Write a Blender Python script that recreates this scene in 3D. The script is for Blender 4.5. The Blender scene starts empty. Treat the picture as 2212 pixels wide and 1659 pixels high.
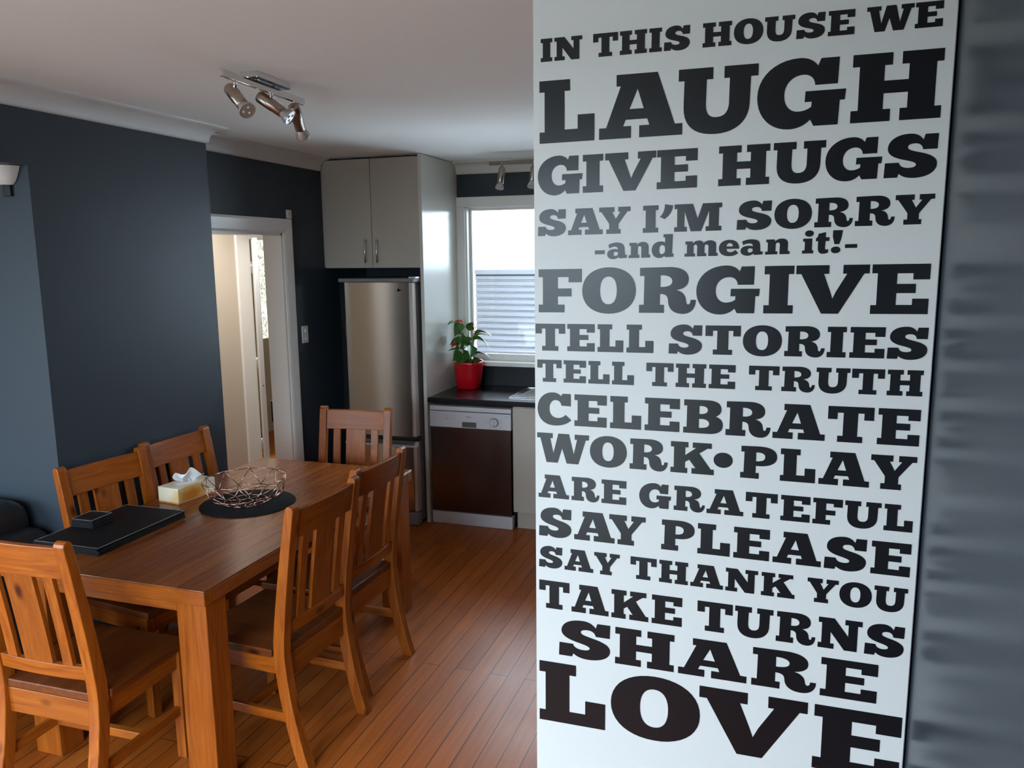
import bpy, bmesh, math, random
from mathutils import Vector, Matrix
from mathutils.geometry import tessellate_polygon

S = bpy.context.scene
C = S.collection
random.seed(7)

# ------------------------------------------------------------------ camera
CAM_H = 1.865
def setup_camera():
    yaw, pitch, roll, f = -0.31967, 0.15864, 0.010128, 1720.0
    fw = Vector((math.sin(yaw) * math.cos(pitch), math.cos(yaw) * math.cos(pitch), -math.sin(pitch)))
    rt = Vector((math.cos(yaw), -math.sin(yaw), 0))
    dn = fw.cross(rt)
    c, s = math.cos(roll), math.sin(roll)
    r2 = c * rt + s * dn
    d2 = -s * rt + c * dn
    m = Matrix((r2, -d2, -fw)).transposed().to_4x4()
    m.translation = (0, 0, CAM_H)
    cam = bpy.data.cameras.new('camera')
    cam.sensor_fit = 'HORIZONTAL'
    cam.sensor_width = 36.0
    cam.lens = f / 2212 * 36.0
    cam.clip_start = 0.02
    o = bpy.data.objects.new('camera', cam)
    o.matrix_world = m
    C.objects.link(o)
    S.camera = o
setup_camera()

# ------------------------------------------------------------------ sky, view
S.view_settings.view_transform = 'Standard'
S.view_settings.look = 'None'
S.view_settings.gamma = 1.0
S.view_settings.exposure = 0.82
S.view_settings.use_curve_mapping = False
w = bpy.data.worlds.new('overcast_sky')
S.world = w
w.use_nodes = True
bg = w.node_tree.nodes['Background']
bg.inputs['Color'].default_value = (0.70, 0.86, 1.0, 1)
SKY = 10.0
bg.inputs['Strength'].default_value = SKY
S.cycles.max_bounces = 10
S.cycles.diffuse_bounces = 6
S.cycles.sample_clamp_indirect = 6.0

def portal(name, loc, rot, sx, sy):
    l = bpy.data.lights.new(name, 'AREA')
    l.shape = 'RECTANGLE'; l.size = sx; l.size_y = sy
    l.cycles.is_portal = True
    o = bpy.data.objects.new(name, l)
    o.location = loc; o.rotation_euler = rot
    C.objects.link(o)
REAR_Y = -0.75
# daylight comes in through the openings of the rear wall, the lounge and the kitchen window
portal('daylight_rear', (-1.45, REAR_Y - 0.12, 1.325), (math.radians(90), 0, 0), 2.1, 1.75)
portal('daylight_lounge', (-4.6, REAR_Y - 0.12, 1.25), (math.radians(90), 0, 0), 2.6, 2.1)
portal('daylight_kitchen', (-1.45, 5.78, 1.65), (math.radians(-90), 0, 0), 1.5, 1.12)

def add_hall_fill():
    l = bpy.data.lights.new('hall_fill_light', 'AREA')  # unseen fill light, added to brighten the hall
    l.shape = 'DISK'; l.size = 0.35; l.energy = 15; l.color = (1.0, 0.99, 0.97)
    o = bpy.data.objects.new('hall_fill_light', l)
    o.location = (-3.75, 4.7, 2.50)
    C.objects.link(o)
add_hall_fill()

# ------------------------------------------------------------------ materials
def new_mat(name):
    m = bpy.data.materials.new(name); m.use_nodes = True
    return m, m.node_tree.nodes, m.node_tree.links, m.node_tree.nodes['Principled BSDF']
def lin(c):
    return tuple(((v / 255) / 12.92 if v / 255 <= 0.04045 else ((v / 255 + 0.055) / 1.055) ** 2.4) for v in c) + (1,)
def plain(name, col, rough=0.5, metal=0.0, spec=0.5, bump=0.0, bscale=200.0, coat=0.0, var=0.0, vscale=4.0):
    m, n, l, b = new_mat(name)
    b.inputs['Base Color'].default_value = col if len(col) == 4 else (*col, 1)
    b.inputs['Roughness'].default_value = rough
    b.inputs['Metallic'].default_value = metal
    b.inputs['Specular IOR Level'].default_value = spec
    b.inputs['Coat Weight'].default_value = coat
    tc = n.new('ShaderNodeTexCoord')
    if bump:
        t = n.new('ShaderNodeTexNoise'); t.inputs['Scale'].default_value = bscale; t.inputs['Detail'].default_value = 3
        l.new(tc.outputs['Object'], t.inputs['Vector'])
        bp = n.new('ShaderNodeBump'); bp.inputs['Strength'].default_value = bump; bp.inputs['Distance'].default_value = 0.002
        l.new(t.outputs['Fac'], bp.inputs['Height']); l.new(bp.outputs['Normal'], b.inputs['Normal'])
    t2 = n.new('ShaderNodeTexNoise'); t2.inputs['Scale'].default_value = vscale; t2.inputs['Detail'].default_value = 4
    l.new(tc.outputs['Object'], t2.inputs['Vector'])
    mx = n.new('ShaderNodeMixRGB'); mx.blend_type = 'MULTIPLY'; mx.inputs['Fac'].default_value = 1
    mx.inputs['Color1'].default_value = col if len(col) == 4 else (*col, 1)
    rp = n.new('ShaderNodeValToRGB')
    v = var
    rp.color_ramp.elements[0].color = (1 - v, 1 - v, 1 - v, 1); rp.color_ramp.elements[1].color = (1 + v, 1 + v, 1 + v, 1)
    rp.color_ramp.elements[0].position = 0.3; rp.color_ramp.elements[1].position = 0.7
    l.new(t2.outputs['Fac'], rp.inputs['Fac']); l.new(rp.outputs['Color'], mx.inputs['Color2'])
    l.new(mx.outputs['Color'], b.inputs['Base Color'])
    return m
def wood(name, axis, dark, mid, light, rough=0.35, stretch=14.0, knots=True, coat=0.07):
    """pine with its grain along the given object axis (0, 1 or 2)"""
    m, n, l, b = new_mat(name)
    tc = n.new('ShaderNodeTexCoord'); oi = n.new('ShaderNodeObjectInfo')
    add = n.new('ShaderNodeVectorMath'); add.operation = 'MULTIPLY_ADD'
    l.new(oi.outputs['Random'], add.inputs[0]); add.inputs[1].default_value = (7.3, 5.1, 9.7); l.new(tc.outputs['Object'], add.inputs[2])
    mp = n.new('ShaderNodeMapping')
    sc = [stretch] * 3; sc[axis] = 1.0
    mp.inputs['Scale'].default_value = sc
    l.new(add.outputs['Vector'], mp.inputs['Vector'])
    t = n.new('ShaderNodeTexNoise'); t.inputs['Scale'].default_value = 3.2; t.inputs['Detail'].default_value = 6; t.inputs['Roughness'].default_value = 0.62; t.inputs['Distortion'].default_value = 0.9
    l.new(mp.outputs['Vector'], t.inputs['Vector'])
    rp = n.new('ShaderNodeValToRGB')
    e = rp.color_ramp.elements
    e[0].position = 0.25; e[0].color = (*dark, 1); e[1].position = 0.78; e[1].color = (*light, 1)
    k = e.new(0.5); k.color = (*mid, 1)
    l.new(t.outputs['Fac'], rp.inputs['Fac'])
    # per piece tone
    hs = n.new('ShaderNodeHueSaturation')
    mr = n.new('ShaderNodeMapRange'); mr.inputs['To Min'].default_value = 0.85; mr.inputs['To Max'].default_value = 1.14
    l.new(oi.outputs['Random'], mr.inputs['Value']); l.new(mr.outputs['Result'], hs.inputs['Value'])
    l.new(rp.outputs['Color'], hs.inputs['Color'])
    out = hs.outputs['Color']
    if knots:
        mp2 = n.new('ShaderNodeMapping'); s2 = [5.0] * 3; s2[axis] = 2.6; mp2.inputs['Scale'].default_value = s2
        l.new(add.outputs['Vector'], mp2.inputs['Vector'])
        vo = n.new('ShaderNodeTexVoronoi'); vo.inputs['Scale'].default_value = 1.25; vo.inputs['Randomness'].default_value = 1
        l.new(mp2.outputs['Vector'], vo.inputs['Vector'])
        kr = n.new('ShaderNodeValToRGB'); kr.color_ramp.elements[0].position = 0.045; kr.color_ramp.elements[0].color = (0.22, 0.12, 0.08, 1)
        kr.color_ramp.elements[1].position = 0.13; kr.color_ramp.elements[1].color = (1, 1, 1, 1)
        l.new(vo.outputs['Distance'], kr.inputs['Fac'])
        mx = n.new('ShaderNodeMixRGB'); mx.blend_type = 'MULTIPLY'; mx.inputs['Fac'].default_value = 1
        l.new(out, mx.inputs['Color1']); l.new(kr.outputs['Color'], mx.inputs['Color2']); out = mx.outputs['Color']
    l.new(out, b.inputs['Base Color'])
    b.inputs['Roughness'].default_value = rough; b.inputs['Specular IOR Level'].default_value = 0.3
    b.inputs['Coat Weight'].default_value = coat; b.inputs['Coat Roughness'].default_value = 0.2
    bp = n.new('ShaderNodeBump'); bp.inputs['Strength'].default_value = 0.12; bp.inputs['Distance'].default_value = 0.002
    l.new(t.outputs['Fac'], bp.inputs['Height']); l.new(bp.outputs['Normal'], b.inputs['Normal'])
    return m
CH = ((0.17, 0.034, 0.003), (0.29, 0.069, 0.006), (0.40, 0.115, 0.011))
WX = wood('pine_grain_across', 0, *CH)
WY = wood('pine_grain_deep', 1, *CH)
WZ = wood('pine_grain_upright', 2, *CH)
SEAT = wood('pine_seat', 1, (0.085, 0.019, 0.003), (0.13, 0.031, 0.005), (0.18, 0.048, 0.008), 0.42, coat=0.0)
SIDE = wood('pine_dark_edge', 1, (0.17, 0.045, 0.010), (0.28, 0.08, 0.016), (0.38, 0.12, 0.028), 0.35)

def table_top_mat():
    m, n, l, b = new_mat('worn_table_top')
    tc = n.new('ShaderNodeTexCoord')
    mp = n.new('ShaderNodeMapping'); mp.inputs['Scale'].default_value = (16, 1, 16)
    l.new(tc.outputs['Object'], mp.inputs['Vector'])
    t = n.new('ShaderNodeTexNoise'); t.inputs['Scale'].default_value = 2.6; t.inputs['Detail'].default_value = 7; t.inputs['Distortion'].default_value = 1.0
    l.new(mp.outputs['Vector'], t.inputs['Vector'])
    rp = n.new('ShaderNodeValToRGB'); e = rp.color_ramp.elements
    e[0].position = 0.3; e[0].color = (0.155, 0.041, 0.008, 1); e[1].position = 0.75; e[1].color = (0.27, 0.078, 0.015, 1)
    l.new(t.outputs['Fac'], rp.inputs['Fac'])
    # boards
    br = n.new('ShaderNodeTexBrick'); mp2 = n.new('ShaderNodeMapping'); mp2.inputs['Rotation'].default_value = (0, 0, math.radians(90))
    l.new(tc.outputs['Object'], mp2.inputs['Vector']); l.new(mp2.outputs['Vector'], br.inputs['Vector'])
    br.inputs['Scale'].default_value = 1; br.inputs['Brick Width'].default_value = 6; br.inputs['Row Height'].default_value = 0.118
    br.inputs['Mortar Size'].default_value = 0.0012; br.inputs['Color1'].default_value = (0.86, 0.86, 0.86, 1); br.inputs['Color2'].default_value = (1.12, 1.1, 1.06, 1); br.inputs['Mortar'].default_value = (0.45, 0.4, 0.38, 1)
    mx = n.new('ShaderNodeMixRGB'); mx.blend_type = 'MULTIPLY'; mx.inputs['Fac'].default_value = 1
    l.new(rp.outputs['Color'], mx.inputs['Color1']); l.new(br.outputs['Color'], mx.inputs['Color2'])
    # scratches and scuffs, along the boards
    sc = n.new('ShaderNodeTexNoise'); mp3 = n.new('ShaderNodeMapping'); mp3.inputs['Scale'].default_value = (90, 13, 1); mp3.inputs['Rotation'].default_value = (0, 0, 0.12)
    l.new(tc.outputs['Object'], mp3.inputs['Vector']); l.new(mp3.outputs['Vector'], sc.inputs['Vector']); sc.inputs['Scale'].default_value = 1.6; sc.inputs['Detail'].default_value = 2
    sr = n.new('ShaderNodeValToRGB'); sr.color_ramp.elements[0].position = 0.69; sr.color_ramp.elements[0].color = (0, 0, 0, 1); sr.color_ramp.elements[1].position = 0.74; sr.color_ramp.elements[1].color = (0.75, 0.75, 0.75, 1)
    l.new(sc.outputs['Fac'], sr.inputs['Fac'])
    mx2 = n.new('ShaderNodeMixRGB'); mk = n.new('ShaderNodeTexNoise'); mk.inputs['Scale'].default_value = 3.1; l.new(tc.outputs['Object'], mk.inputs['Vector']); mkr = n.new('ShaderNodeMapRange'); mkr.inputs['From Min'].default_value = 0.45; mkr.inputs['From Max'].default_value = 0.62; l.new(mk.outputs['Fac'], mkr.inputs['Value']); mm = n.new('ShaderNodeMath'); mm.operation = 'MULTIPLY'; l.new(sr.outputs['Color'], mm.inputs[0]); l.new(mkr.outputs['Result'], mm.inputs[1]); l.new(mm.outputs['Value'], mx2.inputs['Fac']); l.new(mx.outputs['Color'], mx2.inputs['Color1']); mx2.inputs['Color2'].default_value = (0.50, 0.24, 0.10, 1)
    l.new(mx2.outputs['Color'], b.inputs['Base Color'])
    b.inputs['Roughness'].default_value = 0.22; b.inputs['Specular IOR Level'].default_value = 0.34
    bp = n.new('ShaderNodeBump'); bp.inputs['Strength'].default_value = 0.10; bp.inputs['Distance'].default_value = 0.002
    l.new(t.outputs['Fac'], bp.inputs['Height']); l.new(bp.outputs['Normal'], b.inputs['Normal'])
    return m
TABLETOP = table_top_mat()

def floor_mat():
    m, n, l, b = new_mat('polished_floorboards')
    tc = n.new('ShaderNodeTexCoord')
    mp = n.new('ShaderNodeMapping'); mp.inputs['Rotation'].default_value = (0, 0, math.radians(90))
    l.new(tc.outputs['Object'], mp.inputs['Vector'])
    br = n.new('ShaderNodeTexBrick'); l.new(mp.outputs['Vector'], br.inputs['Vector'])
    br.offset = 0.37; br.squash = 1
    br.inputs['Scale'].default_value = 1; br.inputs['Brick Width'].default_value = 2.3; br.inputs['Row Height'].default_value = 0.083
    br.inputs['Mortar Size'].default_value = 0.0018; br.inputs['Mortar Smooth'].default_value = 0.15
    br.inputs['Color1'].default_value = (0.29, 0.070, 0.009, 1); br.inputs['Color2'].default_value = (0.37, 0.100, 0.016, 1); br.inputs['Mortar'].default_value = (0.03, 0.01, 0.004, 1)
    mp2 = n.new('ShaderNodeMapping'); mp2.inputs['Scale'].default_value = (26, 1.2, 1)
    l.new(tc.outputs['Object'], mp2.inputs['Vector'])
    t = n.new('ShaderNodeTexNoise'); t.inputs['Scale'].default_value = 2.2; t.inputs['Detail'].default_value = 6; t.inputs['Distortion'].default_value = 0.6
    l.new(mp2.outputs['Vector'], t.inputs['Vector'])
    rp = n.new('ShaderNodeValToRGB'); rp.color_ramp.elements[0].position = 0.25; rp.color_ramp.elements[0].color = (0.78, 0.74, 0.70, 1); rp.color_ramp.elements[1].position = 0.75; rp.color_ramp.elements[1].color = (1.15, 1.12, 1.1, 1)
    l.new(t.outputs['Fac'], rp.inputs['Fac'])
    mx = n.new('ShaderNodeMixRGB'); mx.blend_type = 'MULTIPLY'; mx.inputs['Fac'].default_value = 1
    l.new(br.outputs['Color'], mx.inputs['Color1']); l.new(rp.outputs['Color'], mx.inputs['Color2'])
    l.new(mx.outputs['Color'], b.inputs['Base Color'])
    rn = n.new('ShaderNodeTexNoise'); rn.inputs['Scale'].default_value = 3; l.new(tc.outputs['Object'], rn.inputs['Vector'])
    mr = n.new('ShaderNodeMapRange'); mr.inputs['To Min'].default_value = 0.28; mr.inputs['To Max'].default_value = 0.42; b.inputs['Specular IOR Level'].default_value = 0.2
    l.new(rn.outputs['Fac'], mr.inputs['Value']); l.new(mr.outputs['Result'], b.inputs['Roughness'])
    bp = n.new('ShaderNodeBump'); bp.inputs['Strength'].default_value = 0.5; bp.inputs['Distance'].default_value = 0.0015; bp.invert = True
    l.new(br.outputs['Fac'], bp.inputs['Height']); l.new(bp.outputs['Normal'], b.inputs['Normal'])
    return m
FLOOR = floor_mat()
def brushed(name, col, rough, axis=2):
    m, n, l, b = new_mat(name)
    b.inputs['Base Color'].default_value = (*col, 1); b.inputs['Metallic'].default_value = 1.0; b.inputs['Roughness'].default_value = rough
    tc = n.new('ShaderNodeTexCoord'); mp = n.new('ShaderNodeMapping'); s = [300, 300, 300]; s[axis] = 4; mp.inputs['Scale'].default_value = s
    l.new(tc.outputs['Object'], mp.inputs['Vector'])
    t = n.new('ShaderNodeTexNoise'); t.inputs['Scale'].default_value = 1; l.new(mp.outputs['Vector'], t.inputs['Vector'])
    bp = n.new('ShaderNodeBump'); bp.inputs['Strength'].default_value = 0.02; bp.inputs['Distance'].default_value = 0.001
    l.new(t.outputs['Fac'], bp.inputs['Height']); l.new(bp.outputs['Normal'], b.inputs['Normal'])
    return m
def window_glass(name, tint=(1, 1, 1, 1)):
    m = bpy.data.materials.new(name); m.use_nodes = True
    n, l = m.node_tree.nodes, m.node_tree.links
    n.remove(n['Principled BSDF'])
    tr = n.new('ShaderNodeBsdfTransparent'); tr.inputs['Color'].default_value = tint
    gl = n.new('ShaderNodeBsdfGlossy'); gl.inputs['Roughness'].default_value = 0.02
    mx = n.new('ShaderNodeMixShader'); fr = n.new('ShaderNodeFresnel'); fr.inputs['IOR'].default_value = 1.45
    l.new(fr.outputs['Fac'], mx.inputs['Fac']); l.new(tr.outputs['BSDF'], mx.inputs[1]); l.new(gl.outputs['BSDF'], mx.inputs[2])
    l.new(mx.outputs['Shader'], n['Material Output'].inputs['Surface'])
    return m
def textured_glass():
    m = bpy.data.materials.new('patterned_glass'); m.use_nodes = True
    n, l = m.node_tree.nodes, m.node_tree.links
    n.remove(n['Principled BSDF'])
    tc = n.new('ShaderNodeTexCoord'); v = n.new('ShaderNodeTexNoise'); v.inputs['Scale'].default_value = 28; v.inputs['Distortion'].default_value = 1.5
    l.new(tc.outputs['Object'], v.inputs['Vector'])
    bp = n.new('ShaderNodeBump'); bp.inputs['Strength'].default_value = 1; bp.inputs['Distance'].default_value = 0.03
    l.new(v.outputs['Fac'], bp.inputs['Height'])
    df = n.new('ShaderNodeBsdfTranslucent'); df.inputs['Color'].default_value = (0.70, 0.66, 0.55, 1); l.new(bp.outputs['Normal'], df.inputs['Normal'])
    gl = n.new('ShaderNodeBsdfGlossy'); gl.inputs['Roughness'].default_value = 0.08; l.new(bp.outputs['Normal'], gl.inputs['Normal'])
    rp = n.new('ShaderNodeValToRGB'); rp.color_ramp.elements[0].position = 0.42; rp.color_ramp.elements[1].position = 0.6
    l.new(v.outputs['Fac'], rp.inputs['Fac'])
    mm = n.new('ShaderNodeMapRange'); mm.inputs['To Min'].default_value = 0.15; mm.inputs['To Max'].default_value = 0.8
    l.new(rp.outputs['Color'], mm.inputs['Value'])
    mx = n.new('ShaderNodeMixShader')
    l.new(mm.outputs['Result'], mx.inputs['Fac']); l.new(df.outputs['BSDF'], mx.inputs[1]); l.new(gl.outputs['BSDF'], mx.inputs[2])
    l.new(mx.outputs['Shader'], n['Material Output'].inputs['Surface'])
    return m
PAINT = plain('slate_paint', (0.030, 0.041, 0.054), 0.45, spec=0.35, bump=0.05, bscale=350)
PAINT_SATIN = plain('slate_satin_paint', (0.030, 0.039, 0.052), 0.28, spec=0.20, bump=0.03, bscale=90)
CEIL = plain('ceiling_white', (0.90, 0.92, 0.89), 0.8)
TRIM = plain('gloss_white_trim', (0.84, 0.82, 0.78), 0.28)
COVE = plain('cornice_white', (0.74, 0.71, 0.67), 0.5)
PANEL = plain('white_melamine', (0.60, 0.597, 0.58), 0.40, spec=0.2, bump=0.03, bscale=900)
VINYL = plain('black_vinyl', (0.005, 0.005, 0.007), 0.30, spec=0.42)
CREAM = plain('cream_cupboard', (0.47, 0.425, 0.365), 0.25)
CREAM_GLOSS = plain('cream_gloss_panel', (0.62, 0.60, 0.53), 0.16, spec=0.7)
HALL = plain('hall_beige', (0.62, 0.54, 0.44), 0.6)
BLACK = plain('black_gap', (0.006, 0.006, 0.006), 0.6)
BENCH = plain('charcoal_laminate', (0.012, 0.011, 0.012), 0.22, spec=0.35)
SPLASH = plain('charcoal_splashback', (0.011, 0.011, 0.014), 0.4, spec=0.25)
STEEL = brushed('brushed_steel', (0.52, 0.50, 0.47), 0.15)
STEEL_DARK = brushed('dark_steel', (0.17, 0.145, 0.135), 0.24)
STEEL_BRIGHT = brushed('sink_steel', (0.72, 0.73, 0.74), 0.2, 0)
CHROME = plain('chrome', (0.75, 0.75, 0.74), 0.10, 1.0)
NICKEL = plain('satin_nickel', (0.42, 0.36, 0.31), 0.28, 1.0)
SILVER = plain('silver_plastic', (0.58, 0.58, 0.61), 0.36, 0.15)
GREYPL = plain('grey_plastic', (0.20, 0.21, 0.22), 0.45)
PINKGREY = plain('fridge_edge', (0.52, 0.45, 0.40), 0.35)
WHITEPL = plain('white_plastic', (0.75, 0.75, 0.73), 0.35)
DISPLAY = plain('display_glass', (0.10, 0.11, 0.10), 0.12)
BLACKPL = plain('black_plastic', (0.012, 0.012, 0.012), 0.3)
LEATHER = plain('black_leather', (0.012, 0.012, 0.013), 0.38, bump=0.5, bscale=120)
MATLEATHER = plain('black_leatherette', (0.006, 0.006, 0.007), 0.55, spec=0.18, bump=0.4, bscale=400)
STITCH = plain('grey_edge', (0.42, 0.42, 0.43), 0.6)
FELT = plain('black_woven', (0.008, 0.008, 0.009), 0.9, spec=0.1, bump=0.8, bscale=260)
COPPER = plain('rose_gold_wire', (0.52, 0.30, 0.24), 0.25, 1.0)
TISSUE = plain('tissue_paper', (0.85, 0.85, 0.86), 0.8)
POT = plain('red_glazed_pot', (0.50, 0.004, 0.012), 0.18, spec=0.6)
LEAF = plain('leaf_green', (0.045, 0.14, 0.022), 0.28, var=0.35, vscale=14)
STEM = plain('stem_green', (0.10, 0.17, 0.04), 0.45)
SPATHE = plain('red_spathe', (0.55, 0.012, 0.018), 0.25)
SPADIX = plain('cream_spadix', (0.55, 0.33, 0.10), 0.5)
SOIL = plain('dark_soil', (0.02, 0.013, 0.009), 0.9, bump=1, bscale=80)
OUTWALL = plain('white_outside_wall', (0.75, 0.76, 0.77), 0.7)
SHUTTER = plain('grey_shutter', (0.085, 0.09, 0.105), 0.5)
GRASSY = plain('outside_ground', (0.2, 0.22, 0.14), 0.9)
SKYBLOCK = plain('sky_block_green', (0.03, 0.05, 0.02), 0.9, var=0.3)
BOUNCE = plain('bounce_ground', (0.28, 0.275, 0.25), 0.8)
GLASS = window_glass('clear_glass')
PATTERN = textured_glass()
BULB = plain('bulb_glass', (0.45, 0.43, 0.42), 0.22, 0.35)
BARBROWN = plain('brown_nickel', (0.20, 0.165, 0.14), 0.35, 0.5)
KNOB = plain('satin_knob', (0.62, 0.62, 0.64), 0.32, 0.25)
LED = plain('led_dot', (0.85, 0.85, 0.8), 0.2)

def tissue_box_mat():
    m, n, l, b = new_mat('tissue_box_print')
    tc = n.new('ShaderNodeTexCoord')
    t = n.new('ShaderNodeTexNoise'); t.inputs['Scale'].default_value = 22; t.inputs['Detail'].default_value = 2
    l.new(tc.outputs['Object'], t.inputs['Vector'])
    # an orange bloom printed low on the long side, fading into cream
    mp = n.new('ShaderNodeMapping'); mp.inputs['Location'].default_value = (-1.0, 0.55, -0.55); mp.inputs['Scale'].default_value = (16, 14, 24)
    l.new(tc.outputs['Object'], mp.inputs['Vector'])
    ln = n.new('ShaderNodeVectorMath'); ln.operation = 'LENGTH'; l.new(mp.outputs['Vector'], ln.inputs[0])
    ad = n.new('ShaderNodeMath'); ad.operation = 'MULTIPLY_ADD'; ad.inputs[1].default_value = 0.9; l.new(t.outputs['Fac'], ad.inputs[0]); l.new(ln.outputs['Value'], ad.inputs[2])
    rp = n.new('ShaderNodeValToRGB'); e = rp.color_ramp.elements
    e[0].position = 0.50; e[0].color = (0.60, 0.20, 0.015, 1); e[1].position = 1.0; e[1].color = (0.80, 0.72, 0.54, 1)
    k = e.new(0.75); k.color = (0.74, 0.48, 0.17, 1)
    mr = n.new('ShaderNodeMapRange'); mr.inputs['From Max'].default_value = 2.0; l.new(ad.outputs['Value'], mr.inputs['Value'])
    l.new(mr.outputs['Result'], rp.inputs['Fac'])
    sx = n.new('ShaderNodeSeparateXYZ'); l.new(tc.outputs['Object'], sx.inputs['Vector'])
    lt = n.new('ShaderNodeMath'); lt.operation = 'LESS_THAN'; lt.inputs[1].default_value = 0.009; l.new(sx.outputs['Z'], lt.inputs[0])
    mx = n.new('ShaderNodeMixRGB'); l.new(lt.outputs['Value'], mx.inputs['Fac']); l.new(rp.outputs['Color'], mx.inputs['Color1']); mx.inputs['Color2'].default_value = (0.70, 0.32, 0.12, 1)
    l.new(mx.outputs['Color'], b.inputs['Base Color']); b.inputs['Roughness'].default_value = 0.4
    return m
TISSUEBOX = tissue_box_mat()

# ------------------------------------------------------------------ mesh helpers
class MB:
    def __init__(self): self.bm = bmesh.new()
    def box(self, x0, x1, y0, y1, z0, z1, bev=0.0, seg=2, mat=None, top_taper=None):
        b = self.bm
        v = [b.verts.new(p) for p in ((x0, y0, z0), (x1, y0, z0), (x1, y1, z0), (x0, y1, z0), (x0, y0, z1), (x1, y0, z1), (x1, y1, z1), (x0, y1, z1))]
        if mat:
            for q in v: q.co = mat @ q.co
        fs = [b.faces.new([v[i] for i in f]) for f in ((3, 2, 1, 0), (4, 5, 6, 7), (0, 1, 5, 4), (1, 2, 6, 5), (2, 3, 7, 6), (3, 0, 4, 7))]
        if bev:
            es = list({e for f in fs for e in f.edges})
            bmesh.ops.bevel(b, geom=es, offset=bev, segments=seg, affect='EDGES', profile=0.5)
        return self
    def tube(self, pts, r, n=8, cap=True):
        b = self.bm; pts = [Vector(p) for p in pts]
        rs = r if isinstance(r, (list, tuple)) else [r] * len(pts)
        rings = []; up = None
        for i, p in enumerate(pts):
            d = (pts[min(i + 1, len(pts) - 1)] - pts[max(i - 1, 0)]).normalized()
            if up is None:
                up = d.orthogonal().normalized()
            else:
                up = (up - d * up.dot(d)).normalized()
            s = d.cross(up)
            rings.append([b.verts.new(p + rs[i] * (math.cos(a) * up + math.sin(a) * s)) for a in [2 * math.pi * k / n for k in range(n)]])
        for A, B in zip(rings, rings[1:]):
            for k in range(n): b.faces.new((A[k], A[(k + 1) % n], B[(k + 1) % n], B[k])).smooth = True
        if cap:
            b.faces.new(list(reversed(rings[0]))); b.faces.new(rings[-1])
        return self
    def lathe(self, prof, n=32, mat=None, capb=True, capt=False, smooth=True):
        b = self.bm; rings = []
        for r, z in prof:
            rings.append([b.verts.new((r * math.cos(2 * math.pi * k / n), r * math.sin(2 * math.pi * k / n), z)) for k in range(n)])
        if mat:
            for R in rings:
                for v in R: v.co = mat @ v.co
        for A, B in zip(rings, rings[1:]):
            for k in range(n): b.faces.new((A[k], A[(k + 1) % n], B[(k + 1) % n], B[k])).smooth = smooth
        if capb: b.faces.new(list(reversed(rings[0])))
        if capt: b.faces.new(rings[-1])
        return self
    def prism(self, poly, axis, a, c, bev=0.0):
        """extrude the 2D polygon (other two axes in order) along axis from a to c"""
        b = self.bm
        def P(u, v, w):
            return {0: (w, u, v), 1: (u, w, v), 2: (u, v, w)}[axis]
        A = [b.verts.new(P(u, v, a)) for u, v in poly]; B = [b.verts.new(P(u, v, c)) for u, v in poly]
        n = len(poly)
        fs = [b.faces.new(A), b.faces.new(list(reversed(B)))]
        for k in range(n): fs.append(b.faces.new((A[(k + 1) % n], A[k], B[k], B[(k + 1) % n])))
        bmesh.ops.recalc_face_normals(b, faces=fs)
        if bev:
            bmesh.ops.bevel(b, geom=list({e for f in fs for e in f.edges}), offset=bev, segments=2, affect='EDGES', profile=0.5)
        return self
    def grid(self, fn, nu, nv, smooth=True):
        b = self.bm
        V = [[b.verts.new(fn(i / nu, j / nv)) for j in range(nv + 1)] for i in range(nu + 1)]
        for i in range(nu):
            for j in range(nv): b.faces.new((V[i][j], V[i + 1][j], V[i + 1][j + 1], V[i][j + 1])).smooth = smooth
        return self
    def build(self, name, mat, parent=None, recalc=True):
        if recalc: bmesh.ops.recalc_face_normals(self.bm, faces=self.bm.faces[:])
        me = bpy.data.meshes.new(name); self.bm.to_mesh(me); self.bm.free()
        me.materials.append(mat)
        o = bpy.data.objects.new(name, me); C.objects.link(o)
        if parent is not None: o.parent = parent
        return o
def tag(o, label=None, cat=None, group=None, kind=None):
    if label: o['label'] = label
    if cat: o['category'] = cat
    if group: o['group'] = group
    if kind: o['kind'] = kind
    return o
def thing(name, label, cat, loc=(0, 0, 0), rz=0.0, group=None):
    o = bpy.data.objects.new(name, None); o.empty_display_size = 0.1
    C.objects.link(o); o.location = loc; o.rotation_euler = (0, 0, rz)
    return tag(o, label, cat, group)
def struct(name, mb, mat, label=None, parent=None):
    o = mb.build(name, mat, parent)
    if parent is None: o['kind'] = 'structure'
    if label: o['label'] = label
    return o
def copy_tree(o, parent=None):
    c = o.copy(); C.objects.link(c)
    if parent is not None: c.parent = parent
    for ch in list(o.children): copy_tree(ch, c)
    return c

# ------------------------------------------------------------------ room shell
ZC = 2.55            # ceiling
XW = -2.86           # dark wall beside the table
XR = -3.05           # recessed wall with the doorway
YN, YF = 2.51, 3.59  # near and far corner of the dark wall
YB = 5.62            # kitchen wall with the window
YP = 1.50            # lettered partition
XS = 0.262           # grey wall on the right
m = MB(); m.box(-6.72, 1.2, REAR_Y - 0.12, YB + 0.14, -0.08, 0); m.box(-6.72, XR - 0.13, YB + 0.14, 8.6, -0.08, 0)
struct('floor', m, FLOOR, 'polished red-brown floorboards')
m = MB(); m.box(-6.72, 1.2, REAR_Y - 0.12, YB + 0.14, ZC, ZC + 0.08); m.box(-6.72, XR - 0.13, YB + 0.14, 8.6, ZC, ZC + 0.08)
struct('ceiling', m, CEIL, 'plain white ceiling')
struct('floor_rear_bounce', MB().box(-16, 10, -22, REAR_Y - 0.13, -0.3, -0.12), BOUNCE)  # unseen ground, added to replace low sky and bounce light indoors
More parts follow.
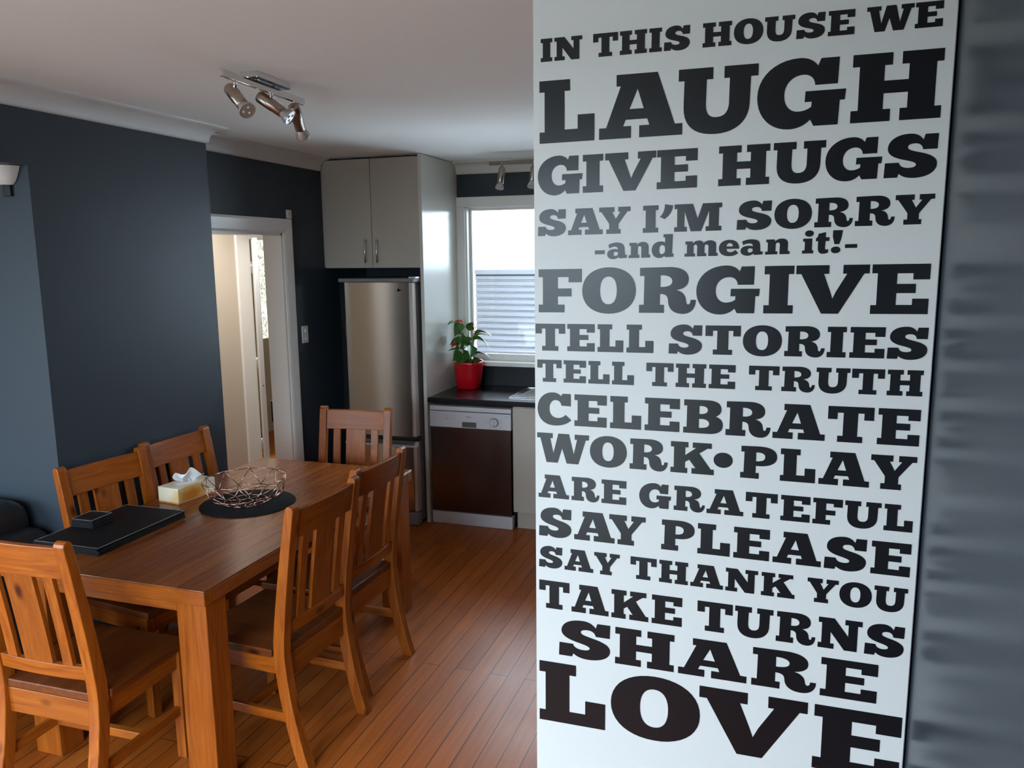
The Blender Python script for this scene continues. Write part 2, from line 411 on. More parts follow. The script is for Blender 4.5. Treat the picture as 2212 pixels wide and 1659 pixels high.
struct('wall_sky_block', MB().box(-16, 10, -12.2, -11.8, -0.12, 1.6), SKYBLOCK)  # unseen barrier, added to block low sky light behind the camera
# dark wall: solid block between table and doorway, with the lounge's far wall in one plane with its end
struct('wall_left', MB().box(-3.02, XW, YN, YF, 0, ZC), PAINT, 'dark slate painted wall beside the table')
struct('wall_lounge', MB().box(-6.6, -3.02, YN, YN + 0.12, 0, ZC), PAINT, 'slate blue wall behind the black sofa')
struct('wall_header', MB().box(-3.0, XW, REAR_Y, YN, 2.245, ZC), PAINT, 'dark header above the lounge opening')
dy0, dy1, dz = 3.76, 4.515, 2.035      # doorway
m = MB()
m.box(XR - 0.13, XR, YF - 0.02, dy0, 0, ZC); m.box(XR - 0.13, XR, dy1, YB, 0, ZC); m.box(XR - 0.13, XR, dy0, dy1, dz, ZC)
struct('wall_recess', m, PAINT, 'near-black painted wall around the doorway')
wx0, wx1, wz0, wz1 = -2.215, -0.75, 1.085, 2.235
m = MB()
m.box(XR - 0.13, wx0, YB, YB + 0.14, 0, ZC); m.box(wx1, 1.2, YB, YB + 0.14, 0, ZC)
m.box(wx0, wx1, YB, YB + 0.14, 0, wz0); m.box(wx0, wx1, YB, YB + 0.14, wz1, ZC)
struct('wall_kitchen', m, PAINT, 'near-black kitchen wall around the window')
struct('wall_partition', MB().box(-0.4485, XS - 0.004, YP, YP + 0.10, 0, ZC, 0.0015, 1), PANEL, 'white panel that carries the black lettering')
struct('wall_right', MB().box(XS, XS + 0.12, REAR_Y, YP + 0.12, 0, ZC), PAINT_SATIN, 'satin blue-grey wall at the right edge')
struct('wall_pantry', MB().box(1.08, 1.2, YP, YB, 0, ZC), PAINT)
struct('wall_closure', MB().box(XS, 1.2, YP + 0.02, YP + 0.12, 0, ZC), PAINT)
# rear walls with their openings (behind the camera)
m = MB()
m.box(-6.6, -5.9, REAR_Y - 0.12, REAR_Y, 0, ZC); m.box(-3.3, -2.5, REAR_Y - 0.12, REAR_Y, 0, ZC); m.box(-0.4, XS + 0.12, REAR_Y - 0.12, REAR_Y, 0, ZC)
m.box(-5.9, -3.3, REAR_Y - 0.12, REAR_Y, 0, 0.2); m.box(-5.9, -3.3, REAR_Y - 0.12, REAR_Y, 2.3, ZC); m.box(-2.5, -0.4, REAR_Y - 0.12, REAR_Y, 2.2, ZC); m.box(-2.5, -0.4, REAR_Y - 0.12, REAR_Y, 0, 0.45)
struct('wall_rear', m, PAINT)
struct('wall_far_left', MB().box(-6.72, -6.6, REAR_Y - 0.12, YN + 0.12, 0, ZC), PAINT)
def opening_frame(name, x0, x1, y, z0, z1, mull):
    f = MB(); t = 0.06
    f.box(x0, x1, y - 0.05, y, z1 - t, z1); f.box(x0, x1, y - 0.05, y, z0, z0 + t)
    for x in [x0, x1 - t] + [q - t / 2 for q in mull]: f.box(x, x + t, y - 0.05, y, z0 + t, z1 - t)
    return struct(name, f, TRIM)
opening_frame('window_2', -5.9, -3.3, REAR_Y - 0.04, 0.2, 2.3, [-4.6])
opening_frame('window_4', -2.5, -0.4, REAR_Y - 0.04, 0.45, 2.2, [-1.8])
# hall beyond the doorway
HX = -4.2
m = MB()
m.box(HX - 0.1, HX, 2.7, 5.56, 0, ZC); m.box(HX - 0.1, HX, 5.56, 8.3, 2.06, ZC); m.box(HX - 0.1, HX, 6.35, 8.3, 0, 2.06)
m.box(HX, XR - 0.13, 2.63, 2.75, 0, ZC)
struct('wall_hall', m, HALL, 'pale hall wall seen through the doorway')
struct('wall_hall_end', MB().box(HX, XR - 0.13, 5.95, 6.05, 0, ZC).box(XR - 0.13, XR, YB + 0.14, 6.05, 0, ZC), HALL)
m = MB()
FX = -5.2
gy0, gy1, gz0, gz1 = 7.22, 7.62, 1.02, 2.30
m.box(FX - 0.1, FX, 5.0, gy0, 0, ZC); m.box(FX - 0.1, FX, gy1, 8.6, 0, ZC); m.box(FX - 0.1, FX, gy0, gy1, 0, gz0); m.box(FX - 0.1, FX, gy0, gy1, gz1, ZC)
m.box(FX, HX, 8.5, 8.6, 0, ZC); m.box(FX, HX, 5.0, 5.1, 0, ZC)
struct('wall_far_room', m, HALL, 'beige wall of the room beyond the hall')
g = MB(); g.box(FX - 0.05, FX - 0.035, gy0, gy1, gz0, gz1)
struct('window_3', g, PATTERN, 'tall strip of patterned glass beyond the hall')
portal('daylight_far_room', (FX - 0.12, (gy0 + gy1) / 2, (gz0 + gz1) / 2), (math.radians(90), 0, math.radians(-90)), 0.4, 1.28)

# hall door frame and glazed-room door, ajar
m = MB(); m.box(HX - 0.1, HX + 0.018, 5.54, 5.715, 0, 2.09, 0.006); m.box(HX - 0.1, HX + 0.018, 5.715, 6.42, 2.03, 2.09, 0.004); m.box(HX - 0.1, HX + 0.018, 6.35, 6.44, 0, 2.03, 0.004)
struct('trim_1', m, TRIM, 'white door frame in the hall')
d = MB().box(-0.035, 0, 0, 0.76, 0, 2.015, 0.003)
door = struct('door_1', d, TRIM, 'white hall door standing open, seen edge on')
door.location = (HX + 0.024, 5.722, 0.008); door.rotation_euler = (0, 0, math.radians(-143))
for z in (0.24, 0.95, 1.75):
    h = MB(); h.tube([(HX + 0.023, 5.712, z), (HX + 0.023, 5.712, z + 0.095)], 0.006, 8)
    for q in (0.022, 0.047, 0.072): h.tube([(HX + 0.023, 5.712, z + q), (HX + 0.023, 5.712, z + q + 0.003)], 0.0068, 8)
    hh = h.build('hinge', CHROME, door); hh.matrix_parent_inverse = door.matrix_basis.inverted()
lt = MB().lathe([(0.006, 0), (0.006, 0.001)], 12, Matrix.Translation((-0.0175, 0.760, 0.90)) @ Matrix.Rotation(math.radians(-90), 4, 'X'), capt=True).build('latch', GREYPL, door)
pic = thing('picture_frame', 'small dark framed picture low on the beige wall beyond the hall', 'picture', (FX, 7.37, 0.10))
m = MB()
for a in ((0, 0.20, 0, 0.014), (0, 0.20, 0.216, 0.23), (0, 0.014, 0.014, 0.216), (0.186, 0.20, 0.014, 0.216)): m.box(0, 0.015, a[0] - 0.06, a[1] - 0.06, a[2], a[3])
m.build('frame', BLACKPL, pic)
MB().box(0.001, 0.006, -0.046, 0.126, 0.014, 0.216).build('print', plain('sepia_print', (0.10, 0.085, 0.06), 0.4, var=0.8, vscale=22), pic)
MB().box(0, 0.022, -0.065, 0.145, 0.231, 0.246).build('top_rail', WHITEPL, pic)['label'] = 'white top edge'

# doorway lining, stop and architrave
m = MB()
m.box(XR - 0.135, XR + 0.002, dy1 - 0.022, dy1, 0, dz); m.box(XR - 0.135, XR + 0.002, dy0, dy0 + 0.022, 0, dz); m.box(XR - 0.135, XR + 0.002, dy0, dy1, dz - 0.022, dz)
struct('trim_2', m, TRIM, 'white lining of the doorway')
def architrave():
    prof = [(0, 0), (0, 0.012), (0.012, 0.018), (0.05, 0.024), (0.075, 0.026), (0.09, 0.020), (0.092, 0)]   # across, out
    b = MB()
    path = [(dy0 + 0.005, 0, -1, 0), (dy0 + 0.005, dz - 0.005, -1, 1), (dy1 - 0.005, dz - 0.005, 1, 1), (dy1 - 0.005, 0, 1, 0)]
    rings = []
    for y, z, sy, sz in path:
        rings.append([b.bm.verts.new((XR + o, y + sy * a, z + sz * a)) for a, o in prof])
    for A, B in zip(rings, rings[1:]):
        for k in range(len(prof) - 1): b.bm.faces.new((A[k], A[k + 1], B[k + 1], B[k]))
    return b
struct('trim_3', architrave(), TRIM, 'moulded white architrave around the doorway')

# cornices
def cornice(path, r=0.085):
    """path: list of (x, y); the room lies to the right of the walking direction"""
    prof = [(0, r), (0.006, r), (0.010, r - 0.004)]
    n = 8
    for i in range(n + 1):
        a = i / n * math.pi / 2
        prof.append((0.012 + (r - 0.026) * (1 - math.cos(a)), r - 0.006 - (r - 0.020) * math.sin(a)))
    prof += [(r - 0.006, 0.010), (r, 0.006), (r, 0.0)]
    b = MB(); P = [Vector(p) for p in path]; rings = []
    for i, p in enumerate(P):
        ds = []
        if i > 0: ds.append((P[i] - P[i - 1]).normalized())
        if i < len(P) - 1: ds.append((P[i + 1] - P[i]).normalized())
        ns = [Vector((d.y, -d.x)) for d in ds]
        nn = sum(ns, Vector((0, 0)))
        nn = nn / (1 + ns[0].dot(ns[1])) if len(ns) == 2 else nn
        rings.append([b.bm.verts.new((p.x + nn.x * o, p.y + nn.y * o, ZC - q)) for o, q in prof])
    for A, B in zip(rings, rings[1:]):
        for k in range(len(prof) - 1): b.bm.faces.new((A[k], A[k + 1], B[k + 1], B[k])).smooth = True
    return b
struct('trim_4', cornice([(XW, REAR_Y), (XW, YF), (XR, YF), (XR, 4.995)]), COVE, 'coved white cornice along the dark walls')
struct('trim_5', cornice([(-2.275, YB), (1.08, YB), (1.08, YP + 0.12)]), COVE, 'coved white cornice above the kitchen window')
struct('baseboard_left', MB().box(XW, XW + 0.016, YN, YF, 0, 0.12, 0.003), TRIM)

# kitchen window
t = MB(); aw = 0.066
t.box(wx0 - aw, wx1 + aw, YB - 0.022, YB, wz1 - 0.004, wz1 + aw, 0.004); t.box(wx0 - aw, wx0 + 0.004, YB - 0.022, YB, wz0, wz1 - 0.004, 0.004); t.box(wx1 - 0.004, wx1 + aw, YB - 0.022, YB, wz0, wz1 - 0.004, 0.004)
win = struct('window_1', t, TRIM, 'white framed kitchen window')
MB().box(wx0 - aw - 0.01, wx1 + aw + 0.01, YB - 0.055, YB + 0.10, wz0 - 0.030, wz0 + 0.002, 0.005).build('window_sill', TRIM, win)
j = MB()
j.box(wx0, wx0 + 0.014, YB, YB + 0.13, wz0, wz1); j.box(wx1 - 0.014, wx1, YB, YB + 0.13, wz0, wz1); j.box(wx0, wx1, YB, YB + 0.13, wz1 - 0.012, wz1)
j.build('jamb_lining', TRIM, win)
f = MB(); s = 0.05
f.box(wx0 + 0.014, wx0 + 0.014 + s * 0.3, YB + 0.06, YB + 0.10, wz0, wz1 - 0.012, 0.003); f.box(wx1 - 0.014 - s * 0.3, wx1 - 0.014, YB + 0.06, YB + 0.10, wz0, wz1 - 0.012, 0.003)
f.box(wx0 + 0.029, wx1 - 0.029, YB + 0.06, YB + 0.10, wz0, wz0 + s, 0.003); f.box(wx0 + 0.029, wx1 - 0.029, YB + 0.06, YB + 0.10, wz1 - 0.012 - 0.018, wz1 - 0.012, 0.003)
f.build('sash', TRIM, win)
MB().box(wx0 + 0.029, wx1 - 0.029, YB + 0.078, YB + 0.082, wz0 + s, wz1 - 0.030).build('pane', GLASS, win)

# outside: neighbouring white wall with a grey roller shutter
house = thing('neighbouring_house', 'white house wall with a grey shutter outside the kitchen window', 'house', (-2.2, 8.3, 0))
MB().box(-3.2, 4.0, 0.0, 0.2, -0.3, 2.7).build('wall', OUTWALL, house)
sh = MB()
zz = 0.62
while zz < 1.66:
    sh.prism([(0.0, zz), (-0.022, zz + 0.010), (-0.030, zz + 0.028), (-0.026, zz + 0.048), (-0.006, zz + 0.062), (0.0, zz + 0.062)], 0, -0.95, 2.2)
    zz += 0.066
sh.box(-0.99, 2.24, -0.05, 0.0, zz, zz + 0.05, 0.004)
sh.build('roller_shutter', SHUTTER, house)['label'] = 'grey slatted roller shutter'
struct('floor_outside', MB().box(-9, 5, 8.6, 14, -0.5, -0.3), GRASSY)

# ------------------------------------------------------------------ glyphs of the wall lettering
OO = 'M.5,1.025 C.78,1.025 1,.84 1,.5 C1,.16 .78,-.025 .5,-.025 C.22,-.025 0,.16 0,.5 C0,.84 .22,1.025 .5,1.025'
G = {
'I': ['M0,0 L1,0 L1,.175 L.82,.175 L.82,.825 L1,.825 L1,1 L0,1 L0,.825 L.18,.825 L.18,.175 L0,.175'],
'L': ['M0,0 L1,0 L1,.43 L.70,.43 L.70,.205 L.46,.205 L.46,.82 L.56,.82 L.56,1 L0,1 L0,.82 L.095,.82 L.095,.18 L0,.18'],
'A': ['M0,0 L.39,0 L.39,.19 L.295,.19 L.325,.29 L.585,.29 L.61,.19 L.49,.19 L.49,0 L1,0 L1,.18 L.91,.18 L.70,1 L.21,1 L.21,.82 L.262,.82 L.087,.18 L0,.18',
      'M.465,.765 L.37,.455 L.54,.455'],
'U': ['M0,1 L.44,1 L.44,.82 L.36,.82 L.355,.45 C.355,.3 .40,.235 .49,.235 C.60,.235 .645,.31 .648,.45 L.65,.82 L.58,.82 L.58,1 L1,1 L1,.82 L.91,.82 L.905,.42 C.90,.12 .72,-.025 .48,-.025 C.22,-.025 .07,.12 .07,.42 L.075,.82 L0,.82'],
'G': ['M.913,1 L.71,1 L.68,.895 C.63,.98 .56,1.025 .47,1.025 C.2,1.025 0,.80 0,.49 C0,.18 .17,-.03 .38,-.03 C.48,-.03 .56,.02 .615,.1 L.655,0 L.925,0 L.935,.365 L.99,.365 L1,.525 L.55,.525 L.545,.365 L.625,.365 L.622,.29 C.58,.25 .53,.23 .475,.23 C.38,.23 .31,.33 .31,.49 C.31,.66 .40,.775 .52,.775 C.60,.775 .65,.71 .655,.61 L.905,.61'],
'H': ['M0,0 L.445,0 L.445,.18 L.36,.18 L.36,.41 L.63,.41 L.63,.18 L.55,.18 L.55,0 L1,0 L1,.18 L.925,.18 L.925,.82 L1,.82 L1,1 L.55,1 L.55,.82 L.63,.82 L.63,.595 L.36,.595 L.36,.82 L.445,.82 L.445,1 L0,1 L0,.82 L.08,.82 L.08,.18 L0,.18'],
'E': ['M0,0 L1,0 L1,.31 L.72,.31 L.72,.185 L.44,.185 L.44,.42 L.77,.42 L.77,.605 L.44,.605 L.44,.815 L.715,.815 L.715,.69 L1,.69 L1,1 L0,1 L0,.82 L.10,.82 L.10,.18 L0,.18'],
'F': ['M0,0 L.605,0 L.605,.18 L.445,.18 L.445,.37 L.765,.37 L.765,.555 L.445,.555 L.445,.815 L.70,.815 L.70,.695 L1,.695 L1,1 L0,1 L0,.82 L.10,.82 L.10,.18 L0,.18'],
'T': ['M.225,0 L.77,0 L.77,.175 L.655,.175 L.655,.82 L.79,.82 L.79,.635 L1,.635 L1,1 L0,1 L0,.635 L.21,.635 L.21,.82 L.34,.82 L.34,.175 L.225,.175'],
'O': [OO, 'M.493,.815 C.585,.815 .65,.72 .65,.505 C.65,.28 .585,.19 .493,.19 C.40,.19 .335,.28 .335,.505 C.335,.72 .40,.815 .493,.815'],
'R': ['M0,0 L.445,0 L.445,.18 L.37,.18 L.37,.42 C.47,.42 .51,.38 .515,.28 C.52,.08 .62,-.02 .78,-.02 C.92,-.02 1,.1 1,.29 L.91,.29 C.91,.22 .89,.19 .87,.19 C.84,.19 .835,.235 .83,.285 C.82,.40 .76,.48 .655,.505 C.80,.53 .87,.61 .87,.74 C.87,.90 .75,1.01 .53,1.01 L.01,1 L.01,.82 L.09,.82 L.085,.18 L0,.18',
      'M.375,.83 C.50,.835 .585,.79 .585,.70 C.585,.61 .51,.57 .375,.575'],
'P': ['M0,0 L.515,0 L.515,.18 L.425,.18 L.425,.40 C.80,.38 1,.5 1,.70 C1,.93 .8,1.01 .5,1.01 L.01,1 L.01,.82 L.10,.82 L.09,.18 L0,.18',
      'M.425,.82 C.6,.83 .675,.78 .675,.69 C.675,.58 .58,.545 .425,.545'],
'B': ['M0,0 L.65,0 C.88,0 1,.10 1,.27 C1,.40 .93,.49 .81,.525 C.90,.56 .955,.64 .955,.745 C.955,.90 .84,1 .62,1 L.01,1 L.01,.82 L.09,.82 L.085,.18 L0,.18',
      'M.40,.82 C.54,.83 .615,.79 .615,.705 C.615,.62 .54,.58 .40,.585', 'M.395,.435 C.57,.45 .655,.39 .655,.30 C.655,.21 .57,.165 .395,.17'],
'C': ['M.98,1 L.74,1 L.70,.92 C.64,.99 .56,1.03 .45,1.03 C.2,1.03 0,.82 0,.51 C0,.18 .2,-.025 .51,-.025 C.72,-.025 .88,.04 1,.17 L.83,.33 C.76,.255 .69,.22 .60,.22 C.45,.22 .35,.33 .35,.50 C.35,.68 .43,.79 .54,.79 C.63,.79 .70,.73 .705,.62 L.98,.61'],
'S': ['M.75,1 L1,1 L.99,.64 L.72,.64 C.71,.74 .65,.79 .57,.79 C.48,.79 .43,.76 .43,.71 C.43,.65 .50,.63 .62,.59 C.85,.53 1,.45 1,.29 C1,.09 .82,-.025 .58,-.025 C.45,-.025 .36,.01 .285,.09 L.26,0 L0,0 L.01,.355 L.28,.355 C.29,.27 .36,.22 .47,.22 C.56,.22 .605,.25 .605,.29 C.605,.34 .52,.37 .40,.405 C.17,.47 .05,.55 .05,.70 C.05,.90 .22,1.025 .46,1.025 C.58,1.025 .66,.97 .72,.87'],
'N': ['M0,0 L.37,0 L.37,.17 L.285,.17 L.285,.55 L.61,0 L.90,0 L.90,.83 L1,.83 L1,1 L.61,1 L.61,.83 L.69,.83 L.69,.46 L.365,1 L0,1 L0,.83 L.08,.83 L.08,.17 L0,.17'],
'M': ['M0,0 L.27,0 L.27,.17 L.215,.17 L.215,.74 L.355,0 L.575,0 L.735,.74 L.735,.17 L.67,.17 L.67,0 L1,0 L1,.17 L.94,.17 L.94,.83 L1,.83 L1,1 L.60,1 L.495,.46 L.39,1 L0,1 L0,.83 L.06,.83 L.06,.17 L0,.17'],
'V': ['M0,1 L.455,1 L.455,.82 L.385,.82 L.48,.46 L.515,.31 L.56,.46 L.70,.82 L.645,.82 L.645,1 L1,1 L1,.82 L.93,.82 L.605,0 L.37,0 L.072,.82 L0,.82'],
'W': ['M0,1 L.305,1 L.305,.83 L.255,.83 L.318,.32 L.415,1 L.62,1 L.712,.32 L.775,.83 L.73,.83 L.73,1 L1,1 L1,.83 L.94,.83 L.80,0 L.577,0 L.487,.51 L.40,0 L.185,0 L.065,.83 L0,.83'],
'Y': ['M0,1 L.485,1 L.485,.82 L.415,.82 L.53,.555 L.68,.82 L.61,.82 L.61,1 L1,1 L1,.83 L.905,.83 L.62,.37 L.62,.17 L.69,.17 L.69,0 L.235,0 L.235,.17 L.325,.17 L.325,.38 L.07,.83 L0,.83'],
'K': ['M0,0 L.39,0 L.39,.17 L.335,.17 L.335,.36 L.43,.44 L.58,.18 L.49,.18 L.49,0 L1,0 L1,.175 L.93,.175 L.66,.66 L.845,.83 L.94,.83 L.94,1 L.505,1 L.505,.83 L.585,.83 L.335,.58 L.335,.83 L.405,.83 L.405,1 L0,1 L0,.83 L.075,.83 L.075,.17 L0,.17'],
"'": ['M.38,1.03 L1,.97 C.95,.78 .75,.62 .38,.48 L0,.57 C.25,.66 .38,.82 .38,1.03'],
'*': ['M.5,.74 C.78,.74 1,.64 1,.50 C1,.36 .78,.26 .5,.26 C.22,.26 0,.36 0,.50 C0,.64 .22,.74 .5,.74'],
'-': ['M0,.20 L1,.20 L1,.37 L0,.37'],
'a': ['M.06,.60 C.2,.66 .33,.69 .48,.69 C.74,.69 .88,.60 .88,.40 L.90,.15 L1,.15 L1,.01 L.62,0 L.58,.06 C.52,0 .43,-.03 .33,-.03 C.13,-.03 0,.06 0,.19 C0,.33 .14,.41 .38,.41 C.45,.41 .51,.40 .55,.38 C.55,.47 .49,.51 .39,.51 C.30,.51 .21,.49 .11,.44',
      'M.55,.25 C.51,.28 .47,.29 .43,.29 C.36,.29 .32,.25 .32,.20 C.32,.14 .36,.11 .42,.11 C.48,.11 .53,.14 .55,.18'],
'n': ['M0,0 L.50,0 L.50,.13 L.42,.13 L.42,.42 C.42,.48 .46,.51 .51,.51 C.56,.51 .59,.48 .59,.42 L.59,.0 L1,0 L1,.13 L.92,.13 L.92,.46 C.92,.60 .83,.69 .67,.69 C.55,.69 .46,.65 .39,.57 L.37,.66 L.03,.66 L.03,.53 L.10,.53 L.10,.13 L0,.13'],
'm': ['M0,0 L.32,0 L.32,.13 L.27,.13 L.27,.43 C.27,.48 .30,.51 .33,.51 C.36,.51 .38,.48 .38,.43 L.38,0 L.66,0 L.66,.13 L.60,.13 L.60,.43 C.60,.48 .63,.51 .66,.51 C.69,.51 .72,.48 .72,.43 L.72,0 L1,0 L1,.13 L.95,.13 L.95,.47 C.95,.61 .88,.69 .77,.69 C.69,.69 .62,.65 .57,.58 C.54,.65 .49,.69 .43,.69 C.36,.69 .29,.65 .25,.57 L.24,.66 L.02,.66 L.02,.53 L.07,.53 L.07,.13 L0,.13'],
'd': ['M.62,.0 L1,.01 L1,.15 L.93,.15 L.95,1 L.53,1 L.53,.86 L.61,.86 L.61,.64 C.55,.68 .49,.69 .42,.69 C.17,.69 0,.55 0,.33 C0,.11 .15,-.03 .36,-.03 C.45,-.03 .53,0 .59,.06',
      'M.61,.25 C.57,.18 .53,.14 .46,.14 C.38,.14 .34,.21 .34,.32 C.34,.45 .39,.53 .47,.53 C.54,.53 .59,.49 .61,.42'],
'e': ['M1,.29 L.38,.29 C.39,.20 .46,.15 .57,.15 C.66,.15 .74,.18 .82,.24 L.97,.10 C.86,.01 .71,-.03 .53,-.03 C.2,-.03 0,.11 0,.33 C0,.54 .2,.69 .52,.69 C.82,.69 1,.54 1,.29',
      'M.38,.40 L.69,.40 C.69,.49 .62,.54 .53,.54 C.44,.54 .38,.49 .38,.40'],
'i': ['M0,0 L1,0 L1,.14 L.86,.14 L.86,.66 L.06,.66 L.06,.52 L.22,.52 L.22,.14 L0,.14', 'M.58,1.02 C.82,1.02 .97,.96 .97,.88 C.97,.80 .82,.74 .58,.74 C.36,.74 .2,.80 .2,.88 C.2,.96 .36,1.02 .58,1.02'],
't': ['M.17,.86 L.72,.93 L.72,.70 L1,.70 L1,.53 L.72,.53 L.70,.24 C.70,.18 .74,.16 .80,.16 L.95,.17 L.93,.01 C.80,-.02 .68,-.03 .55,-.03 C.30,-.03 .16,.06 .16,.25 L.17,.53 L0,.53 L0,.67 C.10,.69 .16,.74 .17,.86'],
'!': ['M.12,1 L1,1 L.90,.63 L.73,.38 L.30,.38 L.12,.72', 'M.43,.28 C.68,.28 .86,.22 .86,.13 C.86,.04 .68,-.02 .43,-.02 C.18,-.02 0,.04 0,.13 C0,.22 .18,.28 .43,.28'],
}
ISLANDS = ('i', '!')
def flatten(path):
    pts = []; cur = None
    toks = path.replace('M', ' M ').replace('L', ' L ').replace('C', ' C ').split()
    i = 0; pt = lambda s: tuple(float(v) for v in s.split(','))
    while i < len(toks):
        c = toks[i]
        if c in 'ML':
            cur = pt(toks[i + 1]); pts.append(cur); i += 2
        else:
            a, b, d = pt(toks[i + 1]), pt(toks[i + 2]), pt(toks[i + 3])
            for k in range(1, 11):
                t = k / 10; u = 1 - t
                pts.append(tuple(u ** 3 * cur[j] + 3 * u * u * t * a[j] + 3 * u * t * t * b[j] + t ** 3 * d[j] for j in (0, 1)))
            cur = d; i += 4
    if abs(pts[0][0] - pts[-1][0]) + abs(pts[0][1] - pts[-1][1]) < 1e-4: pts.pop()
    return pts
GF = {k: [flatten(p) for p in v] for k, v in G.items()}
def glyph_into(bm, ch, fn, thick):
    loops = GF[ch]
    sets = [[l] for l in loops] if ch in ISLANDS else [loops]
    for ls in sets:
        tri = tessellate_polygon([[Vector((x, y, 0)) for x, y in l] for l in ls])
        flat = [p for l in ls for p in l]
        F = [bm.verts.new(fn(x, y, thick)) for x, y in flat]; B = [bm.verts.new(fn(x, y, 0)) for x, y in flat]
        for t in tri:
            try: bm.faces.new([F[i] for i in t])
            except ValueError: pass
        s = 0
        for l in ls:
            n = len(l)
            for k in range(n): bm.faces.new((F[s + k], F[s + (k + 1) % n], B[s + (k + 1) % n], B[s + k]))
            s += n
